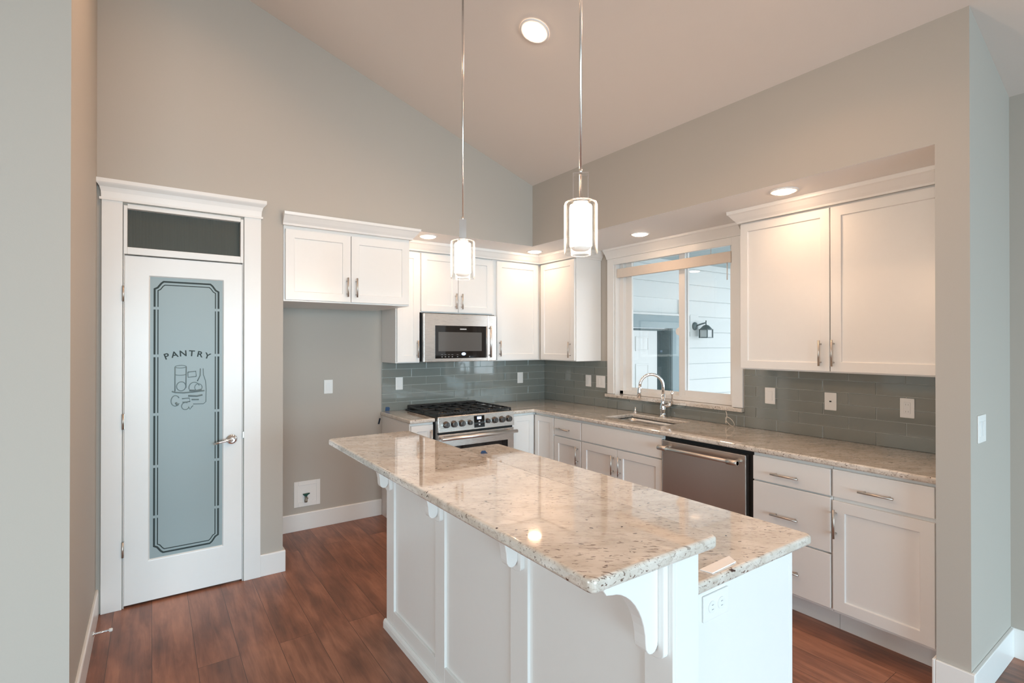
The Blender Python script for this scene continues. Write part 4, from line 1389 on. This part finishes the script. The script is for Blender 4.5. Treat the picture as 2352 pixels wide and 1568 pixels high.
# masking tape bits
b = MB(TB); b.prism([(-1.848, 0.925), (-1.806, 0.925), (-1.802, 0.950), (-1.812, 0.960), (-1.842, 0.962)], 1, 0.0108, 0.0118)
tag(b.build('masking_tape', M['tape']), 'blue masking tape scrap on the tile left of the range', 'tape', 'scraps of blue tape')
b = MB(TB); b.prism([(-1.912, 0.812), (-1.896, 0.812), (-1.884, 0.862), (-1.898, 0.866)], 1, 0.0004, 0.0014)
tag(b.build('masking_tape', M['darktape']), 'dark blue tape scrap on the alcove wall beside the cabinet end', 'tape', 'scraps of blue tape')
b = MB(); b.prism([(-2.055, -2.00), (-2.018, -2.010), (-2.005, -1.975), (-2.040, -1.968)], 2, 0.9143, 0.9153)
b.prism([(-2.050, 0.9153), (-2.012, 0.9153), (-2.018, 0.926), (-2.042, 0.928)], 1, -1.986, -1.985)
tag(b.build('masking_tape', M['tape']), 'blue tape scrap lying on the lower island worktop', 'tape', 'scraps of blue tape')

# ------------------------------------------------------------------ pendants
px, py, pz = -2.300, -3.088, 1.858
def pendant(px, py, pz, label):
    zc = ceil_z(px)
    t = thing('pendant_light', label, 'pendant light', (px, py, zc), 'glass pendant lights over the island')
    b = MB(); b.tube([(px, py, pz + 0.20), (px, py, zc - 0.02)], 0.0052, 10)
    b.build('rod', M['rod'], t)
    b = MB(); b.lathe([(0.058, 0.03), (0.060, -0.022), (0.052, -0.030), (0.010, -0.034)], (px, py, zc))
    b.build('canopy', M['chrome'], t)
    b = MB()
    w_, h0, h1, s_ = 0.0265, pz + 0.200, pz + 0.288, 0.0175
    for sx in (-1, 1): b.box(px + sx * w_ - 0.0016, px + sx * w_ + 0.0016, py - s_, py + s_, h0, h1)
    b.box(px - w_ - 0.0016, px + w_ + 0.0016, py - s_, py + s_, h1, h1 + 0.003)
    b.box(px - w_ - 0.0016, px + w_ + 0.0016, py - s_, py + s_, h0 - 0.003, h0)
    b.lathe([(0.007, 0), (0.007, 0.016)], (px, py, h1 + 0.003), seg=14)
    b.build('bracket', M['rod'], t)
    b = MB(); b.lathe([(0.0, 0.0), (0.025, 0.0), (0.030, -0.005), (0.030, -0.012)], (px, py, pz + 0.198), caps=False)
    b.build('cap', M['chrome'], t)
    b = MB()
    b.lathe([(0.0585, 0.0), (0.0600, 0.003), (0.0600, 0.177), (0.057, 0.186), (0.048, 0.190), (0.028, 0.191)], (px, py, pz), caps=False, seg=48)
    b.lathe([(0.026, 0.188), (0.046, 0.187), (0.054, 0.184), (0.0568, 0.176), (0.0568, 0.003), (0.0585, 0.0)], (px, py, pz), caps=False, seg=48)
    b.build('outer_glass', M['glass'], t)
    b = MB()
    b.lathe([(0.038, 0.006), (0.0400, 0.007), (0.0400, 0.150), (0.0385, 0.1535), (0.012, 0.154)], (px, py, pz + 0.022), seg=40)
    b.build('inner_shade', M['shade'], t)
    b = MB(); b.lathe([(0.010, -0.012), (0.026, -0.009), (0.036, -0.001), (0.0375, 0.005)], (px, py, pz + 0.022), seg=40)
    b.build('lower_diffuser', M['diffuser'], t)
    return t
p1 = pendant(px, py, pz, 'nearer glass pendant light over the bar with an open metal bracket')
p1.rotation_euler = (0, 0, math.radians(-42.5))
p2 = copy_tree(p1)
p2.location = (px, -2.224, ceil_z(px))
p2.rotation_euler = (0, 0, math.radians(60))
p2['label'] = 'farther glass pendant light over the bar, seen left of the near one'

# ------------------------------------------------------------------ recessed lights
def recessed(x, y, z, label, rad=0.078):
    t = thing('recessed_light', label, 'recessed light', (x, y, z), 'round recessed ceiling lights')
    b = MB(); b.lathe([(rad, 0.0), (rad, -0.005), (rad * 0.80, -0.007), (rad * 0.78, -0.003), (rad * 0.78, 0.0)], (x, y, z), caps=False, seg=40)
    b.build('trim_ring', M['soffit'], t)
    b = MB(); b.lathe([(rad * 0.79, -0.0012), (rad * 0.76, -0.008), (rad * 0.58, -0.014), (rad * 0.25, -0.017)], (x, y, z), seg=40)
    b.build('lens', M['lens'], t)
    d = bpy.data.lights.new('lamp', 'AREA'); d.shape = 'DISK'; d.size = rad * 1.4; d.energy = RECESS_POWER; d.color = WARM; d.spread = math.radians(150)
    o = bpy.data.objects.new('lamp', d); COL.objects.link(o); o.parent = t; o.location = (0, 0, -0.021)
    return t
rl = recessed(-1.708, -0.598, ZS, 'recessed light in the soffit beside the fridge cabinet crown')
ceil_lamp = [c for c in rl.children if c.type == 'LIGHT'][0].data.copy()
ceil_lamp.energy = CEILING_POWER
def another(x, y, z, label, rot=0.0, big=1.0):
    c = copy_tree(rl)
    c.location = (x, y, z); c['label'] = label; c.rotation_euler = (0, rot, 0); c.scale = (big, big, big)
    if rot:
        for ch in c.children:
            if ch.type == 'LIGHT': ch.data = ceil_lamp
    return c
another(-0.559, -0.543, ZS, 'recessed light in the soffit above the inside corner')
another(-0.345, -1.660, ZS, 'recessed light in the soffit above the sink window')
another(-0.573, -2.931, ZS, 'recessed light in the soffit above the large right wall cabinet')
sl = math.atan(0.3475)
xc = -1.770; big = 1.12
another(xc, -2.123, ceil_z(xc) - 0.001, 'recessed light in the sloped ceiling between the pendant rods', sl, big)
for (x, y, lab) in ((-3.15, -1.75, 'recessed light high in the sloped ceiling in front of the pantry door'),
                    (-3.3, -4.1, 'added unseen recessed light in the sloped ceiling on the living room side of the island'),  # added ceiling light, outside the view
                    (-1.35, -3.3, 'added unseen recessed light in the sloped ceiling over the aisle beside the dishwasher')):  # unseen light added to warm the aisle floor and base fronts
    another(x, y, ceil_z(x) - 0.001, lab, sl, big)
